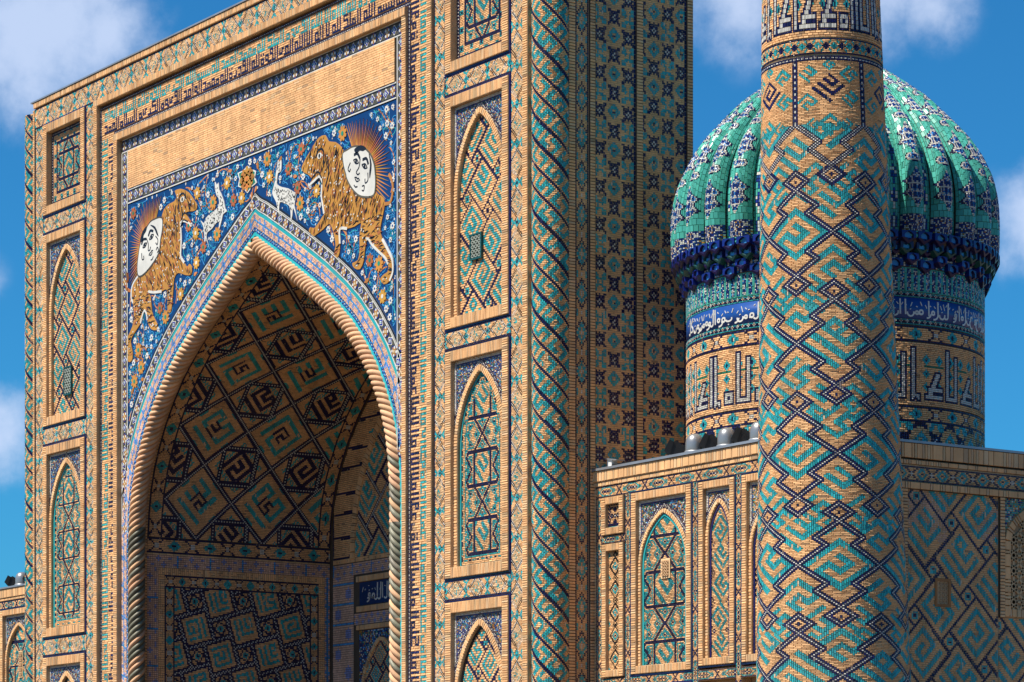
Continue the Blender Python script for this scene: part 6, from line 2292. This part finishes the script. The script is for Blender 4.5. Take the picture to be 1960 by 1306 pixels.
ST = [cell_mesh(.40, .32, .11, 3, 10), cell_mesh(.36, .30, .11, 16, 3), cell_mesh(.34, .28, .10, 3, 10)]
def spin(o, a):
    o.location = (DX + dome.location.x * 0 - dome.location.x + 0, DY - dome.location.y, -dome.location.z)
    o.rotation_euler = (0, 0, a)
ring_m = raw_mesh('rib_ring', *(lambda: (lambda P: ([tuple(p) for p in P], [(j * 9 + i, j * 9 + i + 1, (j + 1) * 9 + i + 1, (j + 1) * 9 + i) for j in range(3) for i in range(8)]))(np.vstack([rib_map(np.linspace(-1, 1, 9), np.full(9, .40 + .04 * j), np.full(9, w_)) for j, w_ in enumerate((-.01, .035, .035, -.01))])))(), [CLS[11]], None, None, True)
for k in range(NR):
    a = R_(-11.6) + k * SEG
    deg = (math.degrees(a) + 180 + 37) % 360 - 180
    rib = link('rib', RIBB, dome); spin(rib, a)
    gr = link('groove', GRB, dome); spin(gr, a)
    link('groove_tiles', GRT, gr)['kind'] = 'stuff'
    if abs(deg) < 112:
        t = link('tiling', RIBT, rib); t['kind'] = 'stuff'
        if abs(deg) < 101:
            for tm in TILES:
                link('glazed_tile', tm, rib)
        else:
            for tm in TILES: link('glazed_tile', tm, rib)
        link('rib_ring', ring_m, rib)
        # tiers of stalactites under the rib
        for tier, (rr, zz, da, cnt) in enumerate(((4.19, 15.50, .26, 2), (4.08, 15.27, .26, 2), (3.99, 15.03, .0, 1), (3.92, 14.84, .5, 1))):
            for c_ in range(cnt):
                aa = a + ((c_ - (cnt - 1) / 2) * SEG * .48 if cnt > 1 else (da > 0) * SEG / 2)
                o = link('stalactite', ST[tier % 3], rib)
                o.location = (rr * math.cos(aa - a), rr * math.sin(aa - a), zz)
                o.rotation_euler = (0, 0, aa - a + pi / 2)
        for (rr, zz) in ((4.02, 15.5), (3.97, 15.26)):
            o = link('stalactite', ST[2], rib)
            aa = SEG / 2
            o.location = (rr * math.cos(aa), rr * math.sin(aa), zz); o.rotation_euler = (0, 0, aa + pi / 2)
V, F = lathe([(.28, 21.55), (.30, 21.9), (.16, 22.0), (.2, 22.3), (.05, 22.5), (.12, 22.7), (.02, 23.2)], 16)
link('finial', raw_mesh('finial', [(x + DX, y + DY, z) for x, y, z in V], F, [STEEL], None, None, True), dome)
dfield(15.0, 15.6, lambda c: p_floral(c, 10, ((4, .2), (2, .1), (14, .12))), .055, 'tile_ring', {})

# ================================================================== FLOODLIGHTS ON THE ROOF EDGE
def steel_light(label):
    t = thing('floodlight', label, 'floodlight', (0, 0, 0), 'steel floodlights along the roof edges')
    V, F = lathe([(.215, .06), (.222, .10), (.222, .25), (.21, .32), (.18, .39), (.13, .44), (.07, .465), (.002, .475)], 28)
    link('reflector_cover', raw_mesh('reflector_cover', V, F, [STEEL], None, None, True), t, (0, 0, 0))
    V, F = lathe([(.05, 0), (.24, 0), (.245, .03), (.24, .06), (.20, .062)], 28)
    link('rim', raw_mesh('rim', V, F, [GREYMETAL], None, None, True), t, (0, 0, 0))
    m = MB().box(-.26, -.235, -.04, .04, 0, .22).box(.235, .26, -.04, .04, 0, .22)
    link('bracket', m.mesh('bracket', BLACKM), t, (0, 0, 0))
    return t
def hood_light(label):
    t = thing('floodlight', label, 'floodlight', (0, 0, 0), 'black hooded floodlights along the roof edges')
    # slanted housing, narrower towards the back
    a, b = .17, .13
    V = [(-a, -.22, .06), (a, -.22, .06), (a, -.10, .40), (-a, -.10, .40), (-b, .14, .02), (b, .14, .02), (b, .20, .30), (-b, .20, .30), (-a * .9, -.02, .44), (a * .9, -.02, .44)]
    F = [(0, 1, 2, 3), (1, 5, 6, 9, 2), (0, 3, 8, 7, 4), (3, 2, 9, 8), (8, 9, 6, 7), (4, 7, 6, 5), (0, 4, 5, 1)]
    body = link('housing', raw_mesh('housing', V, F, [BLACKM]), t, (0, 0, 0))
    m = MB()
    for i in range(6):
        x = -.12 + i * .048
        m.box(x - .007, x + .007, .12, .26, .06, .32)
    link('cooling_fins', m.mesh('cooling_fins', BLACKM), t, (0, 0, 0))
    V = [(-a - .02, -.22, .06), (a + .02, -.22, .06), (a + .02, -.10, .41), (-a - .02, -.10, .41), (-a - .03, -.34, .20), (a + .03, -.34, .20), (a + .03, -.20, .47), (-a - .03, -.20, .47)]
    F = [(3, 2, 6, 7), (2, 1, 5, 6), (0, 3, 7, 4)]
    V += [(x, y + .012, z - .012) for x, y, z in V]
    F += [tuple(i + 8 for i in f[::-1]) for f in F] + [(7, 6, 14, 15), (6, 5, 13, 14), (4, 7, 15, 12)]
    link('hood', raw_mesh('hood', V, F, [BLACKM]), t, (0, 0, 0))
    link('foot', MB().box(-.15, .15, -.10, .16, -.02, .03).mesh('foot', GREYMETAL), t, (0, 0, 0))
    return t
def copy_thing(t, label):
    r = t.copy(); C.objects.link(r); r['label'] = label
    for ch in list(t.children):
        c = ch.copy(); C.objects.link(c); c.parent = r
    return r
ZR = 9.63
st0 = hd0 = None
STEELS = [(17.75, ZR, 'steel floodlight on the right roof edge, nearest the tall portal'), (18.97, ZR, 'steel floodlight on the right roof edge, middle of three'), (20.17, ZR, 'steel floodlight on the right roof edge, nearest the minaret'), (-19.36, 9.31, 'dark steel floodlight on the far left roof edge')]
HOODS = [(17.02, ZR, 'black hooded floodlight at the left end of the right roof edge'), (18.38, ZR, 'black hooded floodlight between the first two steel ones'), (19.58, ZR, 'black hooded floodlight between the last two steel ones'), (20.68, ZR, 'black hooded floodlight touching the minaret edge'), (-20.05, 9.31, 'black hooded floodlight left of the far left steel one'), (-18.62, 9.31, 'black hooded floodlight by the left corner column')]
for i, (x, z, lab) in enumerate(STEELS):
    o = steel_light(lab) if i == 0 else copy_thing(st0, lab)
    if i == 0: st0 = o
    o.location = (x, YW + .28, z)
for i, (x, z, lab) in enumerate(HOODS):
    o = hood_light(lab) if i == 0 else copy_thing(hd0, lab)
    if i == 0: hd0 = o
    o.location = (x, YW + .30, z)
    o.scale = (.86, .86, .86)
    o.rotation_euler = (0, 0, R_(-35))
# little white lamp in the corner by the portal
t = thing('corner_lamp', 'small white lamp with a sloping lid in the roof corner', 'lamp', (14.42, YW + .3, ZR))
link('case', MB().box(-.13, .05, -.06, .12, .0, .24).mesh('case', WHITEP), t, (0, 0, 0))
V = [(-.18, -.10, .28), (.30, -.10, .20), (.30, .16, .20), (-.18, .16, .28), (-.18, -.10, .25), (.30, -.10, .17), (.30, .16, .17), (-.18, .16, .25)]
link('lid', raw_mesh('lid', V, [(0, 1, 2, 3), (7, 6, 5, 4), (0, 4, 5, 1), (1, 5, 6, 2), (2, 6, 7, 3), (3, 7, 4, 0)], [GREYMETAL]), t, (0, 0, 0))
link('tray', MB().box(.06, 1.0, -.05, .2, .0, .10).mesh('tray', BLACKM), t, (0, 0, 0))

# the dome stands over the corner room, a little smaller than it was drawn
dome.scale = (.9123, .9123, .9123)
dome.location = (23.1 - .7667 * 6, 1.4 + .651 * 6, GZ * .9123)
